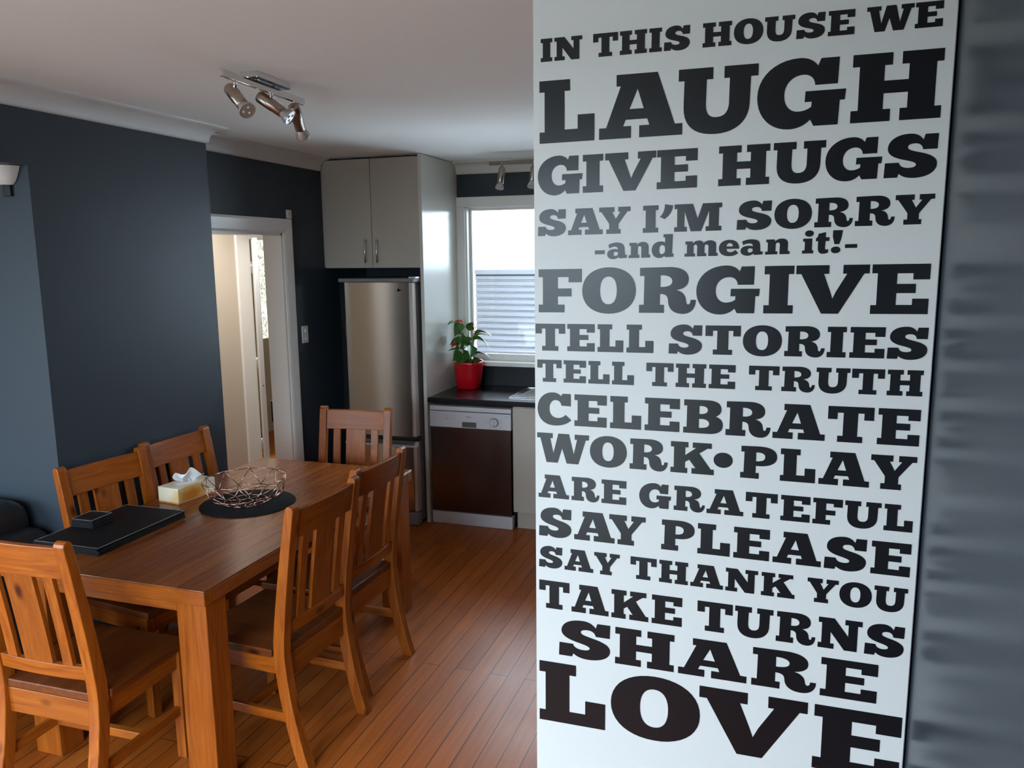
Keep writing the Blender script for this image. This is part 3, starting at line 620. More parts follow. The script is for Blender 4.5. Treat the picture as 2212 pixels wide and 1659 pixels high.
ROWS = [
 ('IN THIS HOUSE WE', (-0.4335, 2.2221, 0.2362, 2.2228), (-0.4333, 2.2627, 0.2356, 2.2619), [('I', -0.4335, -0.4114), ('N', -0.4071, -0.3547), ('T', -0.3343, -0.2887), ('H', -0.2851, -0.2366), ('I', -0.2323, -0.2101), ('S', -0.2063, -0.1613), ('H', -0.1393, -0.0905), ('O', -0.087, -0.0385), ('U', -0.0361, 0.0123), ('S', 0.015, 0.0599), ('E', 0.0648, 0.1056), ('W', 0.1234, 0.1937), ('E', 0.1959, 0.2362)]),
 ('LAUGH', (-0.4364, 2.0752, 0.2425, 2.0815), (-0.4359, 2.1879, 0.2417, 2.1894), [('L', -0.4364, -0.3311), ('A', -0.3221, -0.171), ('U', -0.179, -0.0438), ('G', -0.0444, 0.0979), ('H', 0.1065, 0.2425)]),
 ('GIVE HUGS', (-0.3526, 1.9818, 0.1653, 1.9884), (-0.3516, 2.0508, 0.2408, 2.0574), [('G', -0.4403, -0.3533), ('I', -0.3526, -0.3141), ('V', -0.3103, -0.2163), ('E', -0.2147, -0.1428), ('H', -0.1058, -0.0195), ('U', -0.0138, 0.071), ('G', 0.0711, 0.1597), ('S', 0.1634, 0.2426)]),
 ("SAY I'M SORRY", (-0.3807, 1.9042, 0.2282, 1.9116), (-0.3665, 1.9532, 0.2435, 1.9609), [('S', -0.4406, -0.3854), ('A', -0.3807, -0.314), ('Y', -0.3208, -0.2619), ('I', -0.2386, -0.2106), ("'", -0.208, -0.184), ('M', -0.1814, -0.0978), ('S', -0.0715, -0.013), ('O', -0.0082, 0.0536), ('R', 0.0582, 0.1195), ('R', 0.123, 0.1844), ('Y', 0.1842, 0.2435)]),
 ('-and mean it!-', (-0.2643, 1.86, 0.0587, 1.8653), (-0.2009, 1.9028, 0.0877, 1.9043), [('-', -0.3286, -0.3097), ('a', -0.305, -0.2678), ('n', -0.2643, -0.2245), ('d', -0.2216, -0.1817), ('m', -0.1617, -0.103), ('e', -0.1011, -0.066), ('a', -0.0634, -0.0256), ('n', -0.0213, 0.0198), ('i', 0.0402, 0.0587), ('t', 0.0622, 0.084), ('!', 0.0871, 0.1048), ('-', 0.1094, 0.1288)]),
 ('FORGIVE', (-0.4401, 1.7568, 0.2443, 1.7618), (-0.4397, 1.8399, 0.2436, 1.8465), [('F', -0.4397, -0.3539), ('O', -0.3528, -0.2499), ('R', -0.2435, -0.1395), ('G', -0.1389, -0.0278), ('I', -0.0206, 0.0291), ('V', 0.0324, 0.1511), ('E', 0.1551, 0.2447)]),
 ('TELL STORIES', (-0.4329, 1.6817, 0.1816, 1.6844), (-0.4465, 1.7346, 0.247, 1.739), [('T', -0.4465, -0.3866), ('E', -0.3822, -0.3282), ('L', -0.3222, -0.2725), ('L', -0.2662, -0.2154), ('S', -0.1869, -0.1262), ('T', -0.1204, -0.0577), ('O', -0.0538, 0.0135), ('R', 0.0182, 0.0853), ('I', 0.0891, 0.12), ('E', 0.1261, 0.1819), ('S', 0.1861, 0.2484)]),
 ('TELL THE TRUTH', (-0.4322, 1.6197, 0.2455, 1.6205), (-0.4431, 1.6636, 0.2448, 1.6656), [('T', -0.4431, -0.3938), ('E', -0.3895, -0.345), ('L', -0.3398, -0.2985), ('L', -0.2934, -0.2513), ('T', -0.2278, -0.177), ('H', -0.1725, -0.117), ('E', -0.1119, -0.0648), ('T', -0.0411, 0.0116), ('R', 0.0159, 0.0722), ('U', 0.0741, 0.1297), ('T', 0.1326, 0.1853), ('H', 0.1896, 0.2455)]),
 ('CELEBRATE', (-0.3675, 1.5338, 0.2458, 1.5322), (-0.3677, 1.5971, 0.245, 1.5971), [('C', -0.443, -0.3738), ('E', -0.3675, -0.3034), ('L', -0.2963, -0.2362), ('E', -0.2293, -0.1637), ('B', -0.1565, -0.0841), ('R', -0.079, 0.0002), ('A', 0.0041, 0.0932), ('T', 0.097, 0.1724), ('E', 0.1789, 0.2458)]),
 ('WORK*PLAY', (-0.2571, 1.4553, 0.226, 1.4518), (-0.4443, 1.5164, 0.2452, 1.5134), [('W', -0.4443, -0.3383), ('O', -0.336, -0.2631), ('R', -0.2571, -0.1841), ('K', -0.1786, -0.098), ('*', -0.0989, -0.0643), ('P', -0.05, 0.0141), ('L', 0.0202, 0.0805), ('A', 0.0865, 0.1706), ('Y', 0.1717, 0.2452)]),
 ('ARE GRATEFUL', (-0.4419, 1.3825, 0.245, 1.3761), (-0.3732, 1.4298, 0.2239, 1.4252), [('A', -0.4419, -0.3785), ('R', -0.3731, -0.3165), ('E', -0.3121, -0.2631), ('G', -0.2375, -0.1763), ('R', -0.1708, -0.1126), ('A', -0.1091, -0.042), ('T', -0.0384, 0.0181), ('E', 0.0241, 0.0749), ('F', 0.0797, 0.1297), ('U', 0.1337, 0.1936), ('L', 0.1987, 0.2453)]),
 ('SAY PLEASE', (-0.3674, 1.3003, 0.2457, 1.2929), (-0.296, 1.3596, 0.2451, 1.3547), [('S', -0.4412, -0.3734), ('A', -0.3674, -0.2852), ('Y', -0.296, -0.2242), ('P', -0.1932, -0.1302), ('L', -0.1241, -0.064), ('E', -0.0573, 0.0073), ('A', 0.0136, 0.0981), ('S', 0.1033, 0.1739), ('E', 0.1818, 0.2462)]),
 ('SAY THANK YOU', (-0.3874, 1.2334, 0.1167, 1.2263), (-0.326, 1.2777, 0.2457, 1.2708), [('S', -0.4415, -0.3924), ('A', -0.3874, -0.3279), ('Y', -0.326, -0.2743), ('T', -0.2527, -0.2012), ('H', -0.196, -0.1405), ('A', -0.1356, -0.0742), ('N', -0.0697, -0.0109), ('K', -0.0045, 0.0554), ('Y', 0.077, 0.1305), ('O', 0.1325, 0.1872), ('U', 0.1907, 0.2457)]),
 ('TAKE TURNS', (-0.4264, 1.1454, 0.1294, 1.1386), (-0.4413, 1.2055, 0.2438, 1.1972), [('T', -0.4413, -0.3772), ('A', -0.3727, -0.2959), ('K', -0.29, -0.2157), ('E', -0.209, -0.1501), ('T', -0.1207, -0.0545), ('U', -0.0502, 0.0197), ('R', 0.0256, 0.0955), ('N', 0.1, 0.175), ('S', 0.1799, 0.2453)]),
 ('SHARE', (-0.2811, 1.0451, 0.2055, 1.0422), (-0.2825, 1.1239, 0.206, 1.1187), [('S', -0.3993, -0.2918), ('H', -0.2815, -0.1635), ('A', -0.155, -0.0246), ('R', -0.0156, 0.101), ('E', 0.1083, 0.206)]),
 ('LOVE', (-0.4418, 0.8924, 0.0165, 0.8921), (-0.4422, 1.0266, 0.2516, 1.0223), [('L', -0.4418, -0.3007), ('O', -0.2892, -0.11), ('V', -0.1123, 0.089), ('E', 0.101, 0.2516)]),
]

decal = thing('wall_decal', 'black vinyl house-rules lettering covering the white panel', 'wall lettering', (0, YP, 0))
for text, bl, cl, letters in ROWS:
    b = MB()
    base = lambda x: bl[1] + (bl[3] - bl[1]) * (x - bl[0]) / (bl[2] - bl[0])
    cap = lambda x: cl[1] + (cl[3] - cl[1]) * (x - cl[0]) / (cl[2] - cl[0])
    for ch, x0, x1 in letters:
        def fn(u, v, t, x0=x0, x1=x1):
            x = x0 + u * (x1 - x0)
            return (x, -t - 0.0002, base(x) + v * (cap(x) - base(x)))
        glyph_into(b.bm, ch, fn, 0.0006)
    o = b.build('phrase', VINYL, decal)
    o['label'] = 'black letters reading "%s"' % text.replace('*', ' \u2022 ')

# ------------------------------------------------------------------ kitchen
KY = 5.0
PX0, PX1 = -2.300, -2.275
# overhead cupboard above the fridge
cab = thing('overhead_cupboard', 'two-door cream cupboard up at the ceiling above the fridge', 'cupboard', (0, 0, 0))
MB().box(-3.03, PX0 - 0.001, KY + 0.02, YB - 0.001, 1.802, 2.536).build('body', CREAM, cab)
xm = -2.662
for x0, x1, hx in ((-3.028, xm - 0.0018, xm - 0.042), (xm + 0.0018, PX0 - 0.003, xm + 0.048)):
    d = MB().box(x0, x1, KY, KY + 0.018, 1.797, 2.532, 0.0015, 1).build('door', CREAM, cab)
    h = MB(); h.tube([(hx, KY - 0.030, 1.832), (hx, KY - 0.030, 1.992)], 0.0055, 8)
    for z in (1.847, 1.977): h.tube([(hx, KY - 0.030, z), (hx, KY + 0.001, z)], 0.005, 8)
    h.build('handle', CHROME, d)
MB().box(-3.048, -3.031, KY + 0.01, KY + 0.03, 1.80, 2.50).build('filler_strip', CREAM, cab)
sp = MB().box(PX0, PX1, KY - 0.01, YB - 0.001, 0.0, 2.545, 0.001, 1).build('end_panel', CREAM_GLOSS)
tag(sp, 'tall glossy cream panel between the fridge and the window', 'panel')

# fridge
fr = thing('refrigerator', 'stainless steel fridge freezer under the overhead cupboard', 'fridge', (-2.593, 4.88, 0))
hw = 0.280
MB().box(-hw + 0.005, hw - 0.008, 0.075, 0.66, 0.02, 1.700, 0.004).build('body', GREYPL, fr)
MB().box(-hw, hw + 0.01, 0.0, 0.62, 1.702, 1.727, 0.006).build('top_cap', GREYPL, fr)
def fridge_door(z0, z1):
    b = MB(); n = 12
    poly = []
    for i in range(n + 1):
        u = -hw + 0.004 + (2 * hw - 0.036) * i / n
        poly.append((u, 0.004 + 0.012 * max(0, 1 - i / n * 9) ** 2))
    poly += [(hw - 0.032, 0.065), (-hw + 0.004, 0.065)]
    return b.prism(poly, 2, z0, z1)
for nm, z0, z1 in (('fridge_door', 0.640, 1.700), ('freezer_door', 0.105, 0.565)):
    d = fridge_door(z0, z1).build(nm, STEEL, fr)
    MB().box(hw - 0.0315, hw - 0.004, 0.012, 0.066, z0, z1, 0.004).build('edge_strip', PINKGREY, d)
    if nm == 'fridge_door':
        lg = MB()
        lg.prism([(0.165, 1.645), (0.176, 1.662), (0.187, 1.650), (0.200, 1.654), (0.200, 1.648), (0.180, 1.641)], 1, 0.004, 0.009)
        lg.build('emblem', BLACKPL, d)
        MB().box(0.203, 0.230, 0.006, 0.011, 1.642, 1.664, 0.004).build('badge', CHROME, d)
h = MB(); h.box(-hw + 0.006, hw + 0.012, 0.012, 0.07, 0.606, 0.638, 0.008)
h.build('handle', BLACKPL, fr)
h = MB(); h.box(-hw + 0.006, hw + 0.006, -0.004, 0.05, 0.566, 0.578, 0.004); h.prism([(0.0, 0.572), (0.010, 0.566), (0.044, 0.596), (0.044, 0.605), (0.030, 0.605)], 0, hw - 0.024, hw + 0.006, 0.002)
h.build('handle', SILVER, fr)
MB().box(-hw, hw - 0.002, 0.004, 0.07, 0.004, 0.098, 0.010, 3).build('kick_plate', GREYPL, fr)
hc = MB(); hc.box(hw - 0.03, hw + 0.022, 0.01, 0.07, 1.727, 1.738, 0.003)
hc.build('hinge_cap', SILVER, fr)

# worktop, splashback, sink
bt = MB().box(PX1 + 0.0005, 1.07, KY - 0.010, YB - 0.001, 0.868, 0.905, 0.008, 3).build('worktop', BENCH)
tag(bt, 'black laminate kitchen worktop below the window', 'worktop')
spb = MB().box(PX1 + 0.0005, 1.07, YB - 0.014, YB - 0.0005, 0.906, 1.052).build('splashback', SPLASH)
tag(spb, 'charcoal upstand behind the worktop below the window sill', 'splashback')
sk = thing('kitchen_sink', 'stainless steel sink with ridged drainer let into the black worktop', 'sink', (-1.72, 5.12, 0.9055))
b = MB(); b.box(0, 1.05, 0, 0.012, 0, 0.006, 0.002); b.box(0, 1.05, 0.428, 0.44, 0, 0.006, 0.002); b.box(0, 0.012, 0.012, 0.428, 0, 0.006, 0.002); b.box(1.038, 1.05, 0.012, 0.428, 0, 0.006, 0.002)
b.build('rim', STEEL_BRIGHT, sk)
b = MB(); b.box(0.012, 0.55, 0.012, 0.428, -0.0003, 0.0012)
for k in range(9): b.box(0.05, 0.50, 0.045 + k * 0.042, 0.057 + k * 0.042, 0.001, 0.0055, 0.002)
b.build('drainer', STEEL_BRIGHT, sk)
b = MB(); b.box(0.56, 1.03, 0.02, 0.42, 0.0, 0.003)
b.build('bowl', STEEL_BRIGHT, sk)

# dishwasher
dw = thing('dishwasher', 'silver dishwasher with a dark door under the worktop', 'dishwasher', (-2.262, KY, 0))
MB().box(0.006, 0.592, 0.03, 0.56, 0.02, 0.85).build('body', GREYPL, dw)
MB().box(0, 0.598, 0.0, 0.05, 0.817, 0.848, 0.003).build('top_strip', SILVER, dw)
cp = MB().box(0, 0.598, -0.004, 0.05, 0.700, 0.812, 0.004).build('control_panel', SILVER, dw)
MB().box(0.004, 0.594, 0.002, 0.05, 0.096, 0.698, 0.003).build('door', STEEL_DARK, dw)
MB().box(0.0, 0.598, 0.004, 0.06, 0.0, 0.088, 0.004).build('kick_plate', SILVER, dw)
mt = Matrix.Translation((0.478, -0.004, 0.752)) @ Matrix.Rotation(math.radians(90), 4, 'X')
MB().lathe([(0.032, 0), (0.032, 0.003), (0.029, 0.003)], 32, mt, capt=True).build('dial_ring', GREYPL, cp)
kb = MB().lathe([(0.027, 0.003), (0.026, 0.014), (0.024, 0.016)], 32, mt, capt=True)
kb.box(0.472, 0.484, -0.026, -0.018, 0.728, 0.776, 0.003)
kb.build('knob', KNOB, cp)
mt2 = Matrix.Translation((0.126, -0.004, 0.762)) @ Matrix.Rotation(math.radians(90), 4, 'X')
MB().lathe([(0.012, 0), (0.011, 0.007), (0.007, 0.009)], 20, mt2, capt=True).build('power_button', KNOB, cp)
MB().box(0.243, 0.347, -0.0055, 0.0, 0.707, 0.744, 0.001, 1).build('handle_recess', DISPLAY, cp)
for x, z in ((0.428, 0.750), (0.520, 0.770), (0.524, 0.750), (0.520, 0.726), (0.440, 0.776), (0.145, 0.760), (0.128, 0.785), (0.149, 0.786)): MB().box(x, x + 0.011, -0.0046, -0.003, z, z + 0.0022).build('dial_mark', GREYPL, cp)
for x in (0.555, 0.570): MB().box(x, x + 0.009, -0.0046, -0.003, 0.792, 0.795).build('dial_mark', GREYPL, cp)
def wordmark(text, size, loc, mat, parent):
    cu = bpy.data.curves.new('wordmark', 'FONT'); cu.body = text; cu.size = size; cu.extrude = 0.0004
    o = bpy.data.objects.new('wordmark_curve', cu); C.objects.link(o)
    me = bpy.data.meshes.new_from_object(o.evaluated_get(bpy.context.evaluated_depsgraph_get()))
    bpy.data.objects.remove(o)
    me.transform(Matrix.Translation(loc) @ Matrix.Rotation(math.radians(90), 4, 'X'))
    me.materials.append(mat)
    r = bpy.data.objects.new('wordmark', me); C.objects.link(r); r.parent = parent
    return r
bpy.context.view_layer.update()
wordmark('Haier', 0.017, (0.274, -0.0046, 0.775), BLACKPL, cp)

# base cupboard right of the dishwasher
bc = thing('base_cupboard', 'cream base cupboard right of the dishwasher under the sink', 'cupboard', (-1.655, KY, 0))
MB().box(0.0, 2.7, 0.02, 0.60, 0.13, 0.866).build('body', CREAM, bc)
for k in range(4): MB().box(0.002 + k * 0.6, 0.598 + k * 0.6, 0.0, 0.018, 0.132, 0.860, 0.0015, 1).build('door', CREAM, bc)
MB().box(0.012, 2.7, 0.06, 0.08, 0.0, 0.13).build('kick_board', CREAM, bc)

# ------------------------------------------------------------------ potted anthurium
pl = thing('potted_anthurium', 'red flowering plant in a glossy red pot on the black worktop', 'potted plant', (-2.140, 5.45, 0.9055))
pp = MB(); n = 40
prof = [(0.078, 0.0), (0.084, 0.004), (0.093, 0.09), (0.103, 0.185), (0.105, 0.197), (0.102, 0.200), (0.098, 0.198), (0.094, 0.170)]
rings = []
for r, z in prof:
    ring = []
    for k in range(n):
        a = 2 * math.pi * k / n
        sq = (abs(math.cos(a)) ** 5 + abs(math.sin(a)) ** 5) ** (-1 / 5)
        ring.append(pp.bm.verts.new((r * (0.45 + 0.55 * sq) * math.cos(a), r * (0.45 + 0.55 * sq) * math.sin(a), z)))
    rings.append(ring)
for A, B in zip(rings, rings[1:]):
    for k in range(n): pp.bm.faces.new((A[k], A[(k + 1) % n], B[(k + 1) % n], B[k])).smooth = True
pp.bm.faces.new(list(reversed(rings[0])))
pot = pp.build('pot', POT, pl)
MB().lathe([(0.001, 0.176), (0.06, 0.178), (0.100, 0.172)], 28, capb=False).build('soil', SOIL, pl)
def leaf_mesh(base, tip, width, droop, roll, b):
    base = Vector(base); tip = Vector(tip); d = tip - base; L = d.length; d.normalize()
    side = d.cross(Vector((0, 0, 1))).normalized()
    up = side.cross(d).normalized()
    side2 = side * math.cos(roll) + up * math.sin(roll); up2 = side2.cross(d)
    def fn(u, v):
        wv = width * (math.sin(math.pi * min(1, u ** 0.62)) ** 0.85) * (1 - 0.25 * u)
        x = (v - 0.5) * 2
        p = base + d * (L * u - 0.10 * L * abs(x) * (1 - u)) + side2 * (x * wv * 0.5) + up2 * (0.18 * wv * x * x) + Vector((0, 0, 1)) * (droop * L * (4 * u * (1 - u)) * 0.5)
        return p
    b.grid(fn, 10, 4)
# leaves: (base dx, dy, z) -> (tip dx, dy, z); dx to the right, z above the worktop
LV = [((-.070, .00, .445), (-.122, -.10, .470), .060, .5, .2), ((-.035, -.04, .47), (-.075, -.08, .385), .070, .2, .9), ((.005, .0, .43), (.038, -.02, .49), .055, .1, .8),
      ((-.060, -.03, .40), (.025, -.10, .375), .075, .2, .5), ((.065, .0, .40), (.165, -.03, .385), .062, .3, .3), ((.060, -.03, .36), (.160, -.07, .295), .070, .4, .5),
      ((-.040, -.04, .335), (.070, -.12, .325), .085, .3, .9), ((.035, -.04, .315), (.050, -.12, .24), .080, .1, .7), ((-.060, .0, .345), (-.118, -.07, .318), .060, .3, .4),
      ((-.065, -.04, .29), (-.122, -.11, .280), .060, .1, -.2), ((-.045, -.03, .37), (-.085, -.03, .29), .065, .1, 1.0), ((.030, .0, .26), (.005, -.11, .215), .085, .1, .4),
      ((-.055, -.02, .26), (-.085, -.09, .205), .070, .1, .8), ((-.05, -.02, .225), (-.100, -.08, .205), .055, .2, .3), ((.055, .02, .255), (.145, .0, .225), .055, .2, .2),
      ((.050, .0, .205), (.105, -.04, .210), .050, .2, .3), ((-.03, -.05, .22), (-.04, -.12, .175), .075, .1, .2), ((.02, .05, .36), (.09, .10, .38), .06, .3, .3),
      ((-.02, .05, .33), (-.08, .09, .36), .06, .3, .2), ((.03, -.02, .235), (.075, -.10, .185), .07, .1, .5), ((-.01, .0, .30), (-.03, -.10, .30), .08, .1, .9)]
for i, (a, t, wd, dr, ro) in enumerate(LV):
    b = MB(); leaf_mesh(a, (t[0] * (1.22 if t[0] > 0 else 1.0), t[1], t[2]), wd * 1.28, dr, ro, b); o = b.build('leaf', LEAF, pl, recalc=False)
    A = Vector(a); s0 = Vector((A.x * 0.25 + random.uniform(-.02, .02), A.y * .25 + random.uniform(-.02, .02), 0.172))
    MB().tube([s0, s0.lerp(A, 0.5) + Vector((A.x * -.15, 0, .02)), A], [0.0028, 0.0024, 0.0018], 6).build('stalk', STEM, o)
for (x, y, z, tx, tz, sx) in ((-.060, -.02, .485, -.055, .01, .05), (.055, -.03, .455, .05, -.035, .055), (.062, -.02, .405, .02, -.02, .03), (-.085, -.05, .320, -.04, -.03, .045)):
    b = MB(); leaf_mesh((x - tx * .4, y, z - tz * .4), (x + tx * .6, y - .03, z + tz * .6), sx, .2, .4, b)
    o = b.build('flower', SPATHE, pl, recalc=False)
    MB().tube([(x, y, z + .002), (x - .003, y - .004, z + .034)], [.0035, .0015], 8).build('spadix', SPADIX, o)
    MB().tube([(x * .2, 0, .172), (x * .6, y * .5, z * .7), (x - tx * .4, y, z - tz * .4)], .002, 6).build('stalk', STEM, o)

# ------------------------------------------------------------------ spotlight bars
def frame_from(d):
    d = Vector(d).normalized(); q = Vector((0, 0, 1)).rotation_difference(d)
    return q.to_matrix().to_4x4()
def spot_head(parent, stem_top, stem_bot, d, off):
    b = MB(); b.tube([stem_top, stem_bot], 0.0075, 12); b.tube([Vector(stem_bot), Vector(stem_bot) - Vector((0, 0, .012))], 0.010, 12)
    b.build('stem', CHROME, parent)
    dv = Vector(d).normalized(); org = Vector(stem_bot) - Vector((0, 0, .018)) - dv * off
    M = Matrix.Translation(org) @ frame_from(d)
    hd = MB().lathe([(0.004, -0.002), (0.021, 0.0), (0.0235, 0.006), (0.0235, 0.070), (0.0215, 0.072), (0.0215, 0.112), (0.016, 0.114)], 28, M, capt=True).build('spot_head', NICKEL, parent)
    bl = MB().lathe([(0.015, 0.108), (0.019, 0.116), (0.0290, 0.140), (0.0300, 0.150), (0.0285, 0.152), (0.0265, 0.149)], 28, M, capt=True).build('bulb', BULB, hd)
    b = MB()
    for a in (0.5, 2.6, 4.7):
        q = Matrix.Translation((0.013 * math.cos(a), 0.013 * math.sin(a), 0.1495))
        b.lathe([(0.0055, 0), (0.004, 0.002), (0.001, 0.003)], 10, M @ q)
    b.build('led', LED, bl)
sl = thing('spotlight_bar', 'three-lamp spotlight bar on the ceiling above the dining table', 'ceiling light', (-1.886, 2.735, ZC), math.radians(3.5))
b = MB(); b.box(-.036, .036, -.115, .125, -.024, 0, 0.003); b.build('ceiling_plate', CHROME, sl)
b = MB(); b.tube([(0, -.06, -.022), (0, -.06, -.040)], .006, 10); b.tube([(0, .06, -.022), (0, .06, -.040)], .006, 10); b.build('spacer', CHROME, sl)
b = MB(); b.box(-.007, .007, -.285, .285, -.053, -.027, 0.001, 1); b.build('bar', CHROME, sl)
spot_head(sl, (0, -.205, -.045), (0, -.205, -.086), (.79, -.43, -.71), .050)
spot_head(sl, (0, .035, -.045), (0, .035, -.076), (.86, .09, -.60), .060)
spot_head(sl, (0, .215, -.045), (0, .215, -.074), (-.12, .60, -.62), .030)
kl = thing('spotlight_bar', 'second spotlight bar by the kitchen window, half behind the white panel', 'ceiling light', (-1.36, 5.24, ZC), math.radians(-90))
b = MB(); b.box(-.036, .036, -.115, .125, -.024, 0, 0.003); b.build('ceiling_plate', CHROME, kl)
b = MB(); b.tube([(0, -.06, -.022), (0, -.06, -.040)], .006, 10); b.tube([(0, .06, -.022), (0, .06, -.040)], .006, 10); b.build('spacer', CHROME, kl)
b = MB(); b.box(-.007, .007, -.52, .52, -.074, -.048, 0.001, 1); b.build('bar', BARBROWN, kl)
for y in (-.465 + .035, -.235 + .03, .10, .40): spot_head(kl, (0, y, -.055), (0, y, -.085), (.40, .0, -.9), .010)

# ------------------------------------------------------------------ small wall things
sw = thing('light_switch', 'white light switch right of the doorway', 'switch', (XR, 4.71, 1.355))
MB().box(0, .009, -.036, .036, -.058, .058, .003).build('plate', WHITEPL, sw)
MB().box(.008, .013, -.008, .008, .012, .034, .002).build('rocker', WHITEPL, sw); MB().box(.008, .013, -.008, .008, -.038, -.016, .002).build('rocker', WHITEPL, sw)
ds = thing('wall_sensor', 'tiny white sensor box above the doorway', 'sensor', (XR, 4.585, 2.152))
MB().box(0, .018, -.022, .022, -.028, .028, .004).build('case', WHITEPL, ds)
MB().box(.018, .020, -.012, .012, -.006, .012, .001, 1).build('lens', SILVER, ds)
lampx, lampz = -2.97, 2.226
wl = thing('wall_lamp', 'white uplighter shade on the blue-grey wall at the left edge', 'wall lamp', (lampx, YN, lampz))
b = MB()
b.grid(lambda u, v: (0.072 * math.cos(math.pi * u) * (0.35 + 0.65 * v ** 0.6), -0.003 - 0.085 * math.sin(math.pi * u) * (0.3 + 0.7 * v ** 0.6), -0.055 + 0.072 * v), 16, 8)
b.build('shade', WHITEPL, wl)
MB().box(-.02, .02, -.014, 0, -.10, -.03, .003).build('dark_block', BLACKPL, wl)  # plain black block on the wall under the lamp

# ------------------------------------------------------------------ sofa in the lounge
so = thing('sofa', 'black leather sofa at the left edge against the blue-grey wall', 'sofa', (-3.90, 2.03, 0))
MB().box(-.95, .95, -.46, .46, .10, .40, .03, 3).build('base', LEATHER, so)
for x0, x1 in ((-.92, -.01), (.01, .92)):
    MB().box(max(x0, -.84), min(x1, .84), -.47, .22, .38, .52, .05, 4).build('seat_cushion', LEATHER, so)
    MB().box(x0, x1, .14, .46, .46, .87, .09, 5).build('back_cushion', LEATHER, so)
for x0, x1 in ((-1.02, -.85), (.85, 1.02)):
    b = MB().box(x0, x1, -.48, .46, .10, .755, .075, 5); b.build('arm', LEATHER, so)
for x in (-.88, .88):
    for y in (-.40, .40): MB().box(x - .03, x + .03, y - .03, y + .03, 0, .11).build('leg', BLACKPL, so)

# ------------------------------------------------------------------ table
TX0, TX1, TY0, TY1, TZ = -2.705, -1.782, 2.072, 3.690, 0.765
tcx, tcy = (TX0 + TX1) / 2, (TY0 + TY1) / 2
tb = thing('dining_table', 'worn dark-topped wooden dining table between the six chairs', 'table', (tcx, tcy, 0))
hx_, hy_ = (TX1 - TX0) / 2, (TY1 - TY0) / 2
MB().box(-hx_, hx_, -hy_, hy_, TZ - .005, TZ, .002).build('tabletop', TABLETOP, tb)
e_ = .055
for y0 in (-hy_ + .0005, hy_ - .0455): MB().box(-hx_ + .0005, hx_ - .0005, y0, y0 + .045, TZ - e_, TZ - .0055, .002, 1).build('end_board', WX, tb)
for x0 in (hx_ - .0455, -hx_ + .0005): MB().box(x0, x0 + .045, -hy_ + .046, hy_ - .046, TZ - e_, TZ - .0055, .002, 1).build('side_board', SIDE, tb)
L0, L1 = -hx_ + .07, hx_ - .012
M0, M1 = -hy_ + .018, hy_ - .018
for lx in (L0, L1 - .124):
    for ly in (M0, M1 - .105):
        b = MB().box(lx, lx + .124, ly, ly + .105, 0, TZ - e_ - .0005, .004)
        b.build('leg', WZ, tb)
ap = MB(); ap.box(L0 + .125, L1 - .125, M0 + .014, M0 + .036, TZ - e_ - .046, TZ - e_ - .0005, .002); ap.build('apron', WX, tb)
ap = MB(); ap.box(L0 + .125, L1 - .125, M1 - .036, M1 - .014, TZ - e_ - .046, TZ - e_ - .0005, .002); ap.build('apron', WX, tb)
for x in (L0 + .02, L1 - .045):
    MB().box(x, x + .022, M0 + .106, M1 - .106, TZ - e_ - .046, TZ - e_ - .0005, .002).build('apron', SEAT, tb)

